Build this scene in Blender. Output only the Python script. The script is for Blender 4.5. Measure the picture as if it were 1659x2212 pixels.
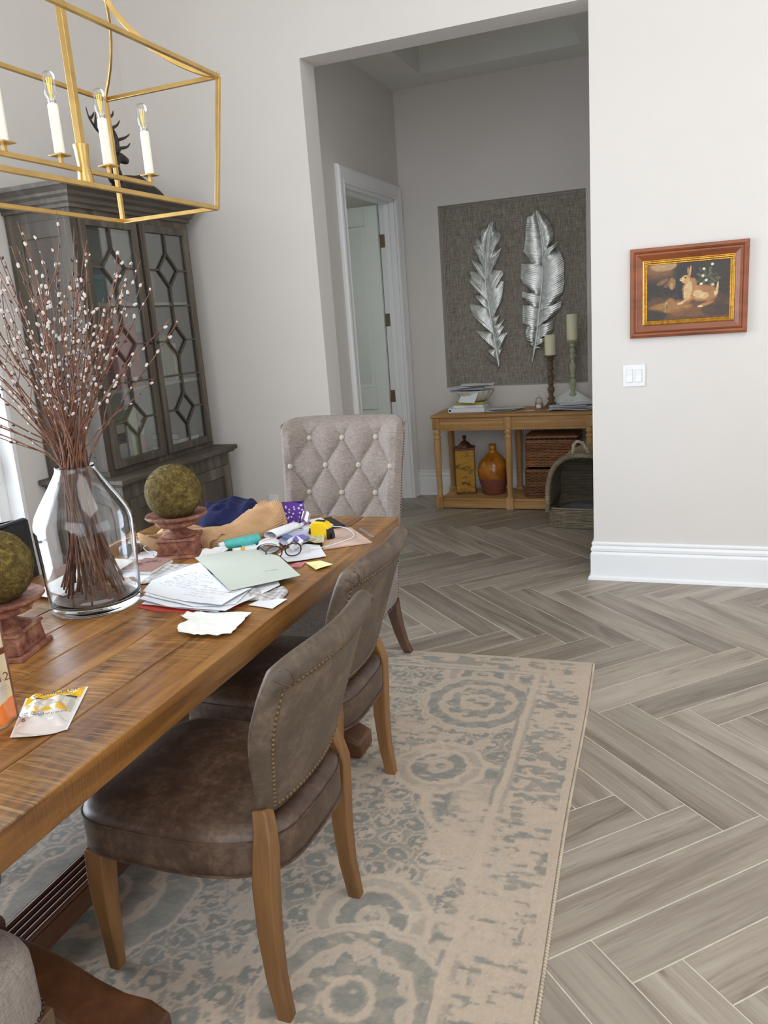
import bpy, bmesh, math, random
import numpy as np
from mathutils import Matrix, Vector, noise as mnoise
random.seed(7); RNG = np.random.default_rng(11)
for o in list(bpy.data.objects): bpy.data.objects.remove(o)
SC = bpy.context.scene; COL = SC.collection
PI = math.pi

# ---------------------------------------------------------------- camera
cam_data = bpy.data.cameras.new('camera')
cam = bpy.data.objects.new('camera', cam_data); COL.objects.link(cam); SC.camera = cam
cam_data.sensor_fit = 'VERTICAL'; cam_data.sensor_height = 36; cam_data.sensor_width = 27
cam_data.lens = 1718.75 / 2212 * 36; cam_data.clip_start = .02
yaw, pitch, roll = [math.radians(a) for a in (-21.712, 13.555, -4.247)]
fw = Vector((math.sin(yaw)*math.cos(pitch), math.cos(yaw)*math.cos(pitch), -math.sin(pitch)))
rt = Vector((math.cos(yaw), -math.sin(yaw), 0)); up = rt.cross(fw)
r2 = math.cos(roll)*rt + math.sin(roll)*up; u2 = -math.sin(roll)*rt + math.cos(roll)*up
cam.matrix_world = Matrix(((r2.x, u2.x, -fw.x, 0), (r2.y, u2.y, -fw.y, 0), (r2.z, u2.z, -fw.z, 1.55), (0, 0, 0, 1)))

# ---------------------------------------------------------------- world, lights, exposure
W = bpy.data.worlds.new('daylight'); SC.world = W; W.use_nodes = True
bg = W.node_tree.nodes['Background']; bg.inputs[0].default_value = (.80, .90, 1, 1); bg.inputs[1].default_value = 2.2
def area(name, loc, target, sx, sy, power, col):
    l = bpy.data.lights.new(name, 'AREA'); l.shape = 'RECTANGLE'; l.size = sx; l.size_y = sy
    l.energy = power; l.color = col
    o = bpy.data.objects.new(name, l); COL.objects.link(o); o.location = loc
    o.rotation_euler = (Vector(target)-Vector(loc)).to_track_quat('-Z', 'Y').to_euler(); return o
area('window_daylight_left', (-3.50, 1.77, 1.42), (0, 1.77, 1.25), 2.75, 2.6, 190, (.84, .93, 1))
area('window_daylight_rear', (-.2, -3.0, 2.6), (-.4, 4.5, 2.6), 4.6, 3.2, 52, (1, .975, .95))
area('overhead_fill', (.7, 1.0, 4.52), (.7, 1.3, 0), 3.0, 2.4, 62, (1, .985, .96))  # added fill lamp under the closed ceiling; keeps the upper hall dim
area('window_daylight_right', (3.5, 1.2, 1.8), (-2, 1.6, 1.2), 3.0, 2.2, 5, (1, .98, .95))
area('hall_daylight', (2.3, 5.7, 1.9), (-2.3, 5.7, 1.5), 1.5, 2.2, 1.5, (1, .96, .88))
area('side_room_daylight', (-4.3, 5.6, 2.0), (-2.9, 6.4, 1.6), 1.2, 1.6, 7, (.85, 1, .95))
SC.view_settings.view_transform = 'Standard'; SC.view_settings.look = 'None'
SC.view_settings.exposure = 0.0; SC.view_settings.gamma = 1; SC.view_settings.use_curve_mapping = False

# ---------------------------------------------------------------- materials
def srgb(r, g, b):
    f = lambda c: (c/255/12.92) if c/255 <= .04045 else ((c/255+.055)/1.055)**2.4
    return (f(r), f(g), f(b), 1)
MATS = {}
class NT:
    def __init__(s, name):
        m = bpy.data.materials.new(name); m.use_nodes = True; s.m = m; s.t = m.node_tree
        s.b = s.t.nodes['Principled BSDF']; MATS[name] = m
    def n(s, typ, **kw):
        nd = s.t.nodes.new('ShaderNode'+typ)
        for k, v in kw.items():
            if k in nd.inputs: 
                i = nd.inputs[k]
                if hasattr(v, 'is_linked'): s.t.links.new(v, i)
                else: i.default_value = v
            else: setattr(nd, k, v)
        return nd
    def ln(s, a, b): s.t.links.new(a, b)
    def coords(s, scale=(1, 1, 1), rnd=True, rot=(0, 0, 0)):
        tc = s.n('TexCoord'); mp = s.n('Mapping', Scale=scale, Rotation=rot); s.ln(tc.outputs['Object'], mp.inputs['Vector'])
        if rnd:
            oi = s.n('ObjectInfo'); mul = s.n('Math', operation='MULTIPLY'); s.ln(oi.outputs['Random'], mul.inputs[0]); mul.inputs[1].default_value = 37.3
            add = s.n('VectorMath', operation='ADD'); s.ln(mp.outputs[0], add.inputs[0]); s.ln(mul.outputs[0], add.inputs[1]); return add.outputs[0]
        return mp.outputs[0]
    def ramp(s, fac, stops):
        r = s.n('ValToRGB'); s.ln(fac, r.inputs[0]); cr = r.color_ramp
        while len(cr.elements) < len(stops): cr.elements.new(.5)
        for e, (p, c) in zip(cr.elements, stops): e.position = p; e.color = c
        return r.outputs[0]
    def noise(s, vec, scale=5, detail=4, rough=.55, dist=0):
        n = s.n('TexNoise', Scale=scale, Detail=detail, Roughness=rough, Distortion=dist); s.ln(vec, n.inputs['Vector']); return n.outputs['Fac']
    def bump(s, h, strength=.3, dist=.002):
        b = s.n('Bump', Strength=strength, Distance=dist); s.ln(h, b.inputs['Height']); s.ln(b.outputs[0], s.b.inputs['Normal']); return b
    def set(s, **kw):
        for k, v in kw.items():
            i = s.b.inputs[k]
            if hasattr(v, 'is_linked'): s.ln(v, i)
            else: i.default_value = v
        return s.m
def plain(name, c, rough=.5, metal=0, var=.06, scale=8, bump=0, **kw):
    t = NT(name); v = t.coords(); f = t.noise(v, scale)
    c0 = [max(0, x*(1-var*2)) for x in c[:3]]+[1]; c1 = [min(1, x*(1+var*2)) for x in c[:3]]+[1]
    col = t.ramp(f, [(.3, c0), (.7, c1)])
    if bump: t.bump(t.noise(v, scale*6), bump, .001)
    t.set(**{'Base Color': col, 'Roughness': rough, 'Metallic': metal}); 
    for k, x in kw.items(): t.b.inputs[k.replace('_', ' ')].default_value = x
    return t.m
def wood(name, stops, along='Y', grain=14, stretch=14, rough=.5, bump=.25, rnd_tint=.0, coarse=2.2, rr=None):
    t = NT(name); sc = [stretch]*3; sc['XYZ'.index(along)] = 1
    v = t.coords(sc); f = t.noise(v, grain/stretch, 6, .62, .25)
    v2 = t.coords([s_*.35 for s_ in sc]); f2 = t.noise(v2, coarse, 3, .5, .6)
    m = t.n('Mix', data_type='FLOAT'); m.inputs[0].default_value = .5; t.ln(f, m.inputs[2]); t.ln(f2, m.inputs[3])
    col = t.ramp(m.outputs[0], stops)
    if rnd_tint:
        oi = t.n('ObjectInfo'); hs = t.n('HueSaturation'); mr = t.n('MapRange'); t.ln(oi.outputs['Random'], mr.inputs[0])
        mr.inputs[3].default_value = 1-rnd_tint; mr.inputs[4].default_value = 1+rnd_tint
        t.ln(mr.outputs[0], hs.inputs['Value']); t.ln(col, hs.inputs['Color']); col = hs.outputs[0]
    t.bump(f, bump, .0015); t.set(**{'Base Color': col, 'Roughness': rough}); return t.m
def fabric(name, c0, c1, weave=420, rough=.95, bump=.5, mott=14, horiz=1.0):
    t = NT(name); v = t.coords((weave*.12, weave*.12, weave)); a = t.noise(v, .5, 3, .6)
    v2 = t.coords((weave, weave, weave*.12)); b = t.noise(v2, .5, 3, .6)
    ad = t.n('Math', operation='ADD'); t.ln(a, ad.inputs[0]); t.ln(b, ad.inputs[1])
    m = t.n('Math', operation='MULTIPLY'); t.ln(ad.outputs[0], m.inputs[0]); m.inputs[1].default_value = .5
    t.bump(m.outputs[0], bump, .001)
    t.set(**{'Base Color': t.ramp(m.outputs[0], [(.36, c0), (.64, c1)]), 'Roughness': rough}); return t.m
def leather(name, dark, mid, light, rough=.42):
    t = NT(name); v = t.coords(); f = t.noise(v, 9, 8, .7, .4); f2 = t.noise(v, 60, 4, .6)
    m = t.n('Mix', data_type='FLOAT'); m.inputs[0].default_value = .35; t.ln(f, m.inputs[2]); t.ln(f2, m.inputs[3])
    vo = t.n('TexVoronoi', Scale=260.0, feature='DISTANCE_TO_EDGE'); t.ln(v, vo.inputs['Vector'])
    t.bump(vo.outputs['Distance'], .12, .0008)
    r = t.n('MapRange'); t.ln(f, r.inputs[0]); r.inputs[3].default_value = rough-.1; r.inputs[4].default_value = rough+.22
    t.set(**{'Base Color': t.ramp(m.outputs[0], [(.3, dark), (.5, mid), (.72, light)]), 'Roughness': r.outputs[0]}); return t.m
def vcol(name, rough=.8, bump=None, **kw):
    t = NT(name); a = t.n('VertexColor', layer_name='Col'); t.set(**{'Base Color': a.outputs['Color'], 'Roughness': rough})
    if bump: t.bump(t.noise(t.coords(rnd=False), bump[0], 3), bump[1], bump[2])
    for k, x in kw.items(): t.b.inputs[k.replace('_', ' ')].default_value = x
    return t.m
S = srgb
M = dict(
 wall=plain('greige_wall_paint', S(222, 216, 211), .75, var=.006, scale=3, bump=.03),
 ceil=plain('ceiling_paint', S(232, 232, 226), .8, var=.005),
 trim=plain('white_trim_paint', S(240, 240, 241), .35, var=.004),
 door=plain('door_paint', S(226, 229, 224), .4, var=.004),
 grout=plain('grout', S(214, 206, 192), .9, var=.05, scale=30),
 brass=plain('brushed_brass', S(206, 172, 108), .36, 1, var=.05, scale=20),
 candle=plain('candle_sleeve', S(240, 236, 224), .5, var=.01),
 filament=plain('amber_filament', S(255, 224, 110), .4, var=.02),
 chrome=plain('lamp_metal', S(200, 200, 205), .25, 1, var=.02),
 hinge=plain('bronze_hinge', S(140, 122, 108), .4, .8, var=.1, scale=60),
 nail=plain('antique_nailhead', S(122, 100, 74), .38, .85, var=.15, scale=200),
 darknail=plain('dark_nailhead', S(70, 52, 46), .4, .6, var=.15, scale=200),
 leather=leather('worn_leather', S(46, 33, 26), S(76, 57, 45), S(118, 94, 76), .33),
 leather2=leather('worn_leather_back', S(66, 54, 45), S(88, 74, 62), S(128, 108, 90), .46),
 stitch=plain('leather_piping', S(80, 62, 50), .5, var=.05),
 oak=wood('chair_oak', [(.3, S(84, 54, 26)), (.5, S(120, 82, 44)), (.72, S(152, 110, 66))], 'Z', 30, 12, .5, .2),
 greyoak=wood('weathered_leg', [(.3, S(92, 82, 68)), (.7, S(150, 138, 118))], 'Z', 30, 12, .6, .2),
 walnut=wood('linen_chair_leg', [(.3, S(66, 46, 32)), (.7, S(110, 82, 60))], 'Z', 30, 12, .5, .2),
 linen=fabric('linen_upholstery', S(118, 107, 100), S(158, 145, 137), 700),
 linenbtn=fabric('linen_button', S(160, 150, 142), S(190, 180, 170), 700),
 cabinet=wood('grey_washed_cabinet', [(.25, S(50, 42, 35)), (.5, S(78, 69, 59)), (.78, S(124, 116, 104))], 'Z', 24, 10, .6, .3),
 cabhor=wood('grey_washed_cornice', [(.25, S(52, 44, 37)), (.5, S(80, 71, 61)), (.78, S(124, 116, 104))], 'Y', 24, 10, .6, .3),
 cabin=plain('cabinet_interior', S(206, 204, 196), .7, var=.03),
 console=wood('honey_oak', [(.25, S(138, 96, 52)), (.5, S(184, 140, 86)), (.78, S(220, 182, 128))], 'X', 22, 11, .55, .2),
 consolev=wood('honey_oak_leg', [(.25, S(138, 96, 52)), (.5, S(184, 140, 86)), (.78, S(220, 182, 128))], 'Z', 22, 11, .55, .2),
 pedestal=wood('dark_pedestal', [(.25, S(48, 29, 16)), (.5, S(84, 51, 27)), (.78, S(120, 78, 45))], 'Z', 22, 9, .4, .2),
 pedestalh=wood('dark_stretcher', [(.25, S(52, 28, 18)), (.5, S(88, 54, 36)), (.78, S(120, 84, 60))], 'Y', 22, 9, .4, .2),
 iron=plain('dark_bronze', S(58, 52, 47), .55, .3, var=.15, scale=30, bump=.3),
 gold=plain('gold_liner', S(206, 158, 74), .35, .9, var=.15, scale=60),
 frame=wood('maple_frame', [(.25, S(92, 44, 22)), (.5, S(142, 76, 42)), (.78, S(176, 104, 62))], 'X', 20, 5, .3, .1),
 silver=plain('hammered_silver', S(214, 216, 214), .40, 1, var=.12, scale=30),
 white=plain('white_plastic', S(238, 238, 240), .35, var=.004),
 paper=plain('white_paper', S(236, 238, 243), .8, var=.01, scale=20),
 cream=plain('cream_paper', S(242, 240, 232), .85, var=.015, scale=30, bump=.1),
 sage=plain('sage_card', S(203, 210, 200), .7, var=.008),
 red=plain('red_folder', S(186, 66, 56), .6, var=.03),
 yellow=plain('yellow_plastic', S(250, 204, 10), .4, var=.01),
 black=plain('black_rubber', S(30, 29, 31), .5, var=.05),
 blackl=leather('black_leather', S(20, 23, 28), S(30, 34, 40), S(48, 52, 58), .4),
 ink=plain('print_ink', S(70, 70, 76), .8, var=.02),
 greyink=plain('faint_ink', S(150, 150, 165), .8, var=.02),
 note=plain('yellow_note', S(250, 245, 178), .8, var=.01),
 teal=plain('teal_tube', S(84, 190, 184), .45, var=.05, scale=60),
 tan=None, navy=None,
 purple=plain('purple_fabric', S(92, 44, 150), .7, var=.05),
 pinkb=plain('mauve_cover', S(160, 122, 112), .6, var=.03),
 clay=None,
 wax=plain('ivory_wax', S(226, 220, 188), .5, var=.01, Subsurface_Weight=.1),
 olive=None,
 greypaint=plain('grey_green_paint', S(168, 170, 140), .7, var=.12, scale=50, bump=.4),
 rustpaint=plain('brown_candle_stand', S(104, 82, 62), .7, var=.25, scale=60, bump=.5),
 cushion=plain('grey_cushion', S(120, 122, 126), .9, var=.08, scale=20, bump=.2),
)
def glassmat(name, col=(1, 1, 1, 1), rough=0.0, ior=1.45):
    t = NT(name); t.set(**{'Base Color': col, 'Roughness': rough, 'IOR': ior, 'Transmission Weight': 1.0}); return t.m
def paneglass(name, refl=.12, tint=(.86, .9, .9, 1), top=.8):
    t = NT(name); tr = t.n('BsdfTransparent'); tr.inputs[0].default_value = tint
    g = t.n('BsdfGlossy'); g.inputs['Roughness'].default_value = .03; fr = t.n('Fresnel', IOR=1.5)
    mr = t.n('MapRange'); t.ln(fr.outputs[0], mr.inputs[0]); mr.inputs[3].default_value = refl*.4; mr.inputs[4].default_value = top
    mx = t.n('MixShader'); t.ln(mr.outputs[0], mx.inputs[0]); t.ln(tr.outputs[0], mx.inputs[1]); t.ln(g.outputs[0], mx.inputs[2])
    t.ln(mx.outputs[0], t.t.nodes['Material Output'].inputs[0]); return t.m
M['pane'] = paneglass('cabinet_glass', .03, (.96, .98, .97, 1), .6); M['bulb'] = paneglass('bulb_glass', .1, (.985, .985, .98, 1), .45)
M['glass'] = glassmat('vase_glass', (.965, .975, 1, 1)); M['plastic'] = paneglass('clear_plastic', .5, (.8, .8, .9, 1))
M['winpane'] = paneglass('window_glass', .1, (.97, .98, 1, 1))

# ---------------------------------------------------------------- mesh helpers
class MB:
    def __init__(s): s.v = []; s.f = []; s.mi = []; s.m = 0; s.T = None
    def add(s, vs, fs, m=None, T=None):
        T = T or s.T; b = len(s.v)
        for p in vs:
            if T is not None: p = T @ Vector(p)
            s.v.append(tuple(p))
        for f in fs: s.f.append(tuple(b+i for i in f)); s.mi.append(s.m if m is None else m)
        return s
    def box(s, x0, x1, y0, y1, z0, z1, m=None, T=None):
        return s.add([(x0, y0, z0), (x1, y0, z0), (x1, y1, z0), (x0, y1, z0), (x0, y0, z1), (x1, y0, z1), (x1, y1, z1), (x0, y1, z1)],
                     [(3, 2, 1, 0), (4, 5, 6, 7), (0, 1, 5, 4), (1, 2, 6, 5), (2, 3, 7, 6), (3, 0, 4, 7)], m, T)
    def lathe(s, prof, seg=24, c=(0, 0, 0), m=None, T=None, sq=None, closed=False):
        vs = []; n = len(prof)
        for r, z in prof:
            for k in range(seg):
                a = 2*PI*k/seg+(PI/4 if seg == 4 else 0); vs.append((c[0]+r*math.cos(a), c[1]+r*math.sin(a), c[2]+z))
        fs = [(i*seg+k, i*seg+(k+1) % seg, (i+1)*seg+(k+1) % seg, (i+1)*seg+k) for i in range(n-1) for k in range(seg)]
        if closed: fs += [((n-1)*seg+k, (n-1)*seg+(k+1) % seg, (k+1) % seg, k) for k in range(seg)]
        else:
            fs.append(tuple(range(seg-1, -1, -1))); fs.append(tuple(range((n-1)*seg, n*seg)))
        return s.add(vs, fs, m, T)
    def tube(s, pts, r, seg=8, m=None, T=None, ry=None, upv=None, cap=True, closed=False):
        P = [Vector(p) for p in pts]; n = len(P); R = r if isinstance(r, (list, tuple)) else [r]*n
        RY = R if ry is None else (ry if isinstance(ry, (list, tuple)) else [ry]*n)
        d0 = (P[1]-P[0]).normalized(); u = Vector(upv) if upv else (Vector((0, 0, 1)) if abs(d0.z) < .9 else Vector((0, 1, 0)))
        vs = []; off = PI/4 if seg == 4 else 0; q = math.sqrt(2) if seg == 4 else 1
        for i in range(n):
            if closed: d = (P[(i+1) % n]-P[i-1]).normalized()
            else: d = (P[min(i+1, n-1)]-P[max(i-1, 0)]).normalized()
            x = u.cross(d)
            if x.length < 1e-5: x = Vector((1, 0, 0))
            x.normalize(); u = d.cross(x).normalized()
            for k in range(seg):
                a = 2*PI*k/seg+off; vs.append(P[i]+x*(R[i]*q*math.cos(a))+u*(RY[i]*q*math.sin(a)))
        fs = [(i*seg+k, i*seg+(k+1) % seg, (i+1)*seg+(k+1) % seg, (i+1)*seg+k) for i in range(n-1) for k in range(seg)]
        if closed: fs += [((n-1)*seg+k, (n-1)*seg+(k+1) % seg, (k+1) % seg, k) for k in range(seg)]
        elif cap: fs.append(tuple(range(seg-1, -1, -1))); fs.append(tuple(range((n-1)*seg, n*seg)))
        return s.add(vs, fs, m, T)
    def prism(s, poly, z0, z1, m=None, T=None):
        n = len(poly); a = sum(poly[i][0]*poly[(i+1) % n][1]-poly[(i+1) % n][0]*poly[i][1] for i in range(n))
        if a < 0: poly = poly[::-1]
        vs = [(x, y, z0) for x, y in poly]+[(x, y, z1) for x, y in poly]
        fs = [tuple(range(n-1, -1, -1)), tuple(range(n, 2*n))]+[(i, (i+1) % n, n+(i+1) % n, n+i) for i in range(n)]
        return s.add(vs, fs, m, T)
    def grid(s, fn, nu, nv, m=None, T=None, thick=0, wu=False):
        vs = [Vector(fn(i/(nu-1), j/(nv-1))) for j in range(nv) for i in range(nu)]
        fs = [(j*nu+i, j*nu+i+1, (j+1)*nu+i+1, (j+1)*nu+i) for j in range(nv-1) for i in range(nu-1)]
        if not thick: return s.add(vs, fs, m, T)
        N = [Vector((0, 0, 0)) for _ in vs]
        for f in fs:
            nn = (vs[f[1]]-vs[f[0]]).cross(vs[f[3]]-vs[f[0]])
            for k in f: N[k] += nn
        lo = [v-n_.normalized()*thick for v, n_ in zip(vs, N)]; b = len(vs)
        fs2 = fs+[tuple(b+k for k in f[::-1]) for f in fs]
        ring = [i for i in range(nu)]+[j*nu+nu-1 for j in range(1, nv)]+[(nv-1)*nu+i for i in range(nu-2, -1, -1)]+[j*nu for j in range(nv-2, 0, -1)]
        for a, c in zip(ring, ring[1:]+ring[:1]): fs2.append((c, a, b+a, b+c))
        return s.add(vs+lo, fs2, m, T)
    def ball(s, c, r, seg=16, rings=10, m=None, T=None, fn=None):
        rx, ry, rz = r if isinstance(r, (tuple, list)) else (r, r, r); vs = []
        for j in range(1, rings):
            t = PI*j/rings
            for k in range(seg):
                a = 2*PI*k/seg; d = Vector((math.sin(t)*math.cos(a), math.sin(t)*math.sin(a), math.cos(t))); q = fn(d) if fn else 1
                vs.append((c[0]+rx*d.x*q, c[1]+ry*d.y*q, c[2]+rz*d.z*q))
        vs += [(c[0], c[1], c[2]+rz), (c[0], c[1], c[2]-rz)]; t_, b_ = len(vs)-2, len(vs)-1
        fs = [(j*seg+k, (j+1)*seg+k, (j+1)*seg+(k+1) % seg, j*seg+(k+1) % seg) for j in range(rings-2) for k in range(seg)]
        fs += [(t_, k, (k+1) % seg) for k in range(seg)]+[(b_, (rings-2)*seg+(k+1) % seg, (rings-2)*seg+k) for k in range(seg)]
        return s.add(vs, fs, m, T)
    def mesh(s, name, mats, smooth=True):
        me = bpy.data.meshes.new(name); me.from_pydata(s.v, [], s.f); me.update()
        for m_ in (mats if isinstance(mats, (list, tuple)) else [mats]): me.materials.append(m_)
        me.polygons.foreach_set('material_index', s.mi)
        if smooth: me.polygons.foreach_set('use_smooth', [True]*len(me.polygons))
        return me
def obj(name, mb, mat, parent=None, loc=None, rot=None, bevel=0, smooth=False, angle=None, kind=None, label=None, seg=2):
    me = mb.mesh(name, mat, smooth) if isinstance(mb, MB) else mb
    o = bpy.data.objects.new(name, me); COL.objects.link(o)
    if loc: o.location = loc
    if rot: o.rotation_euler = rot
    if parent: o.parent = parent
    if bevel:
        b = o.modifiers.new('bevel', 'BEVEL'); b.width = bevel; b.segments = seg; b.limit_method = 'ANGLE'; b.angle_limit = .6
        me.polygons.foreach_set('use_smooth', [True]*len(me.polygons)); me.set_sharp_from_angle(angle=.9)
    elif smooth: me.set_sharp_from_angle(angle=angle or .8)
    if kind: o['kind'] = kind
    if label: o['label'] = label
    return o
def tag(o, label, cat, group=None, kind=None):
    o['label'] = label; o['category'] = cat
    if group: o['group'] = group
    if kind: o['kind'] = kind
    return o
def thing(name, label, cat, loc=(0, 0, 0), rz=0, group=None, rot=None):
    o = bpy.data.objects.new(name, None); COL.objects.link(o); o.empty_display_size = .05
    o.location = loc; o.rotation_euler = rot or (0, 0, rz); return tag(o, label, cat, group)
def dup(root, loc, rot, label=None, group=None):
    r = root.copy(); COL.objects.link(r); r.location = loc; r.rotation_euler = rot
    if label: r['label'] = label
    if group: r['group'] = group
    for ch in list(root.children):
        c = ch.copy(); COL.objects.link(c); c.parent = r
        for g in list(ch.children):
            d = g.copy(); COL.objects.link(d); d.parent = c
    return r
def st(name, mb, mat, parent=None, **kw):
    o = obj(name, mb, mat, parent, **kw); 
    if not parent: o['kind'] = 'structure'
    return o
def lerp(a, b, t): return a+(b-a)*t
def sm(t): t = max(0, min(1, t)); return t*t*(3-2*t)
def interp(xs, ys, x):
    return float(np.interp(x, xs, ys))
def text(s, size, mat, parent, loc, rot, name='lettering', ext=.0002, align='CENTER', sx=1):
    cu = bpy.data.curves.new(name, 'FONT'); cu.body = s; cu.size = size; cu.extrude = ext; cu.align_x = align; cu.align_y = 'CENTER'
    tmp = bpy.data.objects.new('tmp', cu); COL.objects.link(tmp)
    dg = bpy.context.evaluated_depsgraph_get(); me = bpy.data.meshes.new_from_object(tmp.evaluated_get(dg)); bpy.data.objects.remove(tmp)
    me.materials.clear(); me.materials.append(mat); me.name = name
    o = bpy.data.objects.new(name, me); COL.objects.link(o); o.parent = parent; o.location = loc; o.rotation_euler = rot; o.scale = (sx, 1, 1); return o

# ---------------------------------------------------------------- structure
YW, YB = 4.532, 4.72          # dining side / hall side of the far wall
XL = -3.33; HX = -2.30; HY = 6.64; ZC = 4.6
OX0, OX1, OZ = -2.115, -.518, 3.02
b = MB(); b.box(-5, 3.8, -3.2, 7.6, -.06, -.0012); floor = st('floor', b, M['grout'])
t = NT('wood_look_porcelain')
f = t.noise(t.coords((.8, 8, 8)), 1.0, 5, .6, 1.1); g = t.noise(t.coords((3.5, 120, 120)), 1.0, 3, .6, .2); k3 = t.noise(t.coords((.9, 11, 11)), 1.6, 4, .62, 1.6)
mx = t.n('Mix', data_type='FLOAT'); mx.inputs[0].default_value = .24; t.ln(f, mx.inputs[2]); t.ln(g, mx.inputs[3])
col = t.ramp(mx.outputs[0], [(.34, S(120, 109, 97)), (.46, S(146, 134, 121)), (.56, S(162, 151, 138)), (.70, S(180, 170, 157))])
dk = t.ramp(k3, [(.58, (1, 1, 1, 1)), (.70, (.55, .53, .5, 1))]); mm = t.n('Mix', data_type='RGBA', blend_type='MULTIPLY'); mm.inputs[0].default_value = .8; t.ln(col, mm.inputs[6]); t.ln(dk, mm.inputs[7])
oi = t.n('ObjectInfo'); hs = t.n('HueSaturation'); mr = t.n('MapRange'); t.ln(oi.outputs['Random'], mr.inputs[0]); mr.inputs[3].default_value = .80; mr.inputs[4].default_value = 1.12
t.ln(mr.outputs[0], hs.inputs['Value']); t.ln(mm.outputs[2], hs.inputs['Color'])
t.bump(mx.outputs[0], .08, .001); t.set(**{'Base Color': hs.outputs[0], 'Roughness': .42}); M['plank'] = t.m
PW = .1524; PN = 6; q = .0019
def plankmesh():
    L = PW*PN; b = MB(); c = .0009
    x0, x1, y0, y1 = q, L-q, q, PW-q
    vs = [(x0, y0, -.006), (x1, y0, -.006), (x1, y1, -.006), (x0, y1, -.006), (x0, y0, -c), (x1, y0, -c), (x1, y1, -c), (x0, y1, -c), (x0+c, y0+c, 0), (x1-c, y0+c, 0), (x1-c, y1-c, 0), (x0+c, y1-c, 0)]
    b.add(vs, [(0, 1, 5, 4), (1, 2, 6, 5), (2, 3, 7, 6), (3, 0, 4, 7), (4, 5, 9, 8), (5, 6, 10, 9), (6, 7, 11, 10), (7, 4, 8, 11), (8, 9, 10, 11)]); return b.mesh('floor_plank', M['plank'], False)
pme = plankmesh(); cnt = 0
def inreg(x, y):
    if y < 4.6: return -3.4 < x < 1.5 and y > .3 and not (y < 1.2 and x > .9) and not (y < 2.2 and x < -3.0)
    return -3.3 < x < .3 and y < 6.9
X0, Y0 = -.862, 3.668-PN*PW/math.sqrt(2); h = PW/math.sqrt(2)
for band in range(-4, 5):
    for k in range(-24, 26):
        for kind in (0, 1):
            # corner (u0,v0) of the plank in units of plank width
            u0, v0 = ((k, k) if kind == 0 else (k, k+1)); u0 += band*PN; v0 -= band*PN
            if kind == 0: cu_, cv_ = u0+PN/2, v0+.5
            else: cu_, cv_ = u0+.5, v0+PN/2
            cx = X0+(cu_+cv_)*h; cy = Y0+(cu_-cv_)*h
            if not inreg(cx, cy): continue
            if cy > HY+.25 or (cx < -3.3) : continue
            # keep only planks that the frame shows (the rest of the floor lies outside the picture or under the rug)
            if -2.7 < cx < -.75 and .3 < cy < 2.9: continue
            if cx > .05+(cy-1.2)*.36+.75: continue
            if kind == 0: v0 += 1
            o = bpy.data.objects.new('plank', pme); COL.objects.link(o); o.parent = floor
            o.location = (X0+(u0+v0)*h, Y0+(u0-v0)*h, 0); o.rotation_euler = (0, 0, PI/4 if kind == 0 else -PI/4)
            cnt += 1
print('planks', cnt)
b = MB(); b.box(XL-.15, OX0, YW, YB, 0, ZC).box(OX1, 3.75, YW, YB, 0, ZC).box(OX0, OX1, YW, YB, OZ, ZC); st('wall_far', b, M['wall'])
b = MB(); b.box(XL-.15, XL, -3.2, .35, 0, ZC).box(XL-.15, XL, 3.19, YW, 0, ZC).box(XL-.15, XL, .35, 3.19, 2.75, ZC); st('wall_left', b, M['wall'])
b = MB(); b.box(3.6, 3.75, -3.2, -.4, 0, ZC).box(3.6, 3.75, 2.8, YW, 0, ZC).box(3.6, 3.75, -.4, 2.8, 0, .7).box(3.6, 3.75, -.4, 2.8, 2.9, ZC); st('wall_right', b, M['wall'])
b = MB(); b.box(XL-.15, -1.8, -3.2, -3.05, 0, ZC).box(3.0, 3.75, -3.2, -3.05, 0, ZC).box(-1.8, 3.0, -3.2, -3.05, 0, .3).box(-1.8, 3.0, -3.2, -3.05, 4.1, ZC); st('wall_rear', b, M['wall'])
b = MB(); b.box(XL-.15, 3.75, -3.2, YB, ZC, ZC+.1); st('ceiling', b, M['ceil'])
# left window: white jamb lining, frame, pane
b = MB(); b.box(XL-.16, XL+.004, 3.165, 3.19, 0, 2.75).box(XL-.16, XL+.004, .35, .375, 0, 2.75).box(XL-.16, XL+.004, .375, 3.165, 2.725, 2.75)
w1 = st('window_1', b, M['trim'])
b = MB()
for y0, y1 in ((.375, .45), (1.72, 1.82), (3.09, 3.165)): b.box(XL-.13, XL-.09, y0, y1, .02, 2.725)
b.box(XL-.13, XL-.09, .45, 3.09, .02, .12).box(XL-.13, XL-.09, .45, 3.09, 2.64, 2.725).box(XL-.13, XL-.09, .45, 3.09, .62, .66)
obj('window_frame', b, M['trim'], w1, bevel=.003)
for y0, y1 in ((.45, 1.72), (1.82, 3.09)):
    b = MB(); b.box(XL-.113, XL-.108, y0, y1, .12, 2.64); obj('pane', b, M['winpane'], w1)
b = MB(); b.box(XL-.092, XL-.07, 3.10, 3.13, .86, 1.0).box(XL-.075, XL-.065, 3.108, 3.122, .9, .99); obj('window_catch', b, M['white'], w1, bevel=.003)
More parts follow.
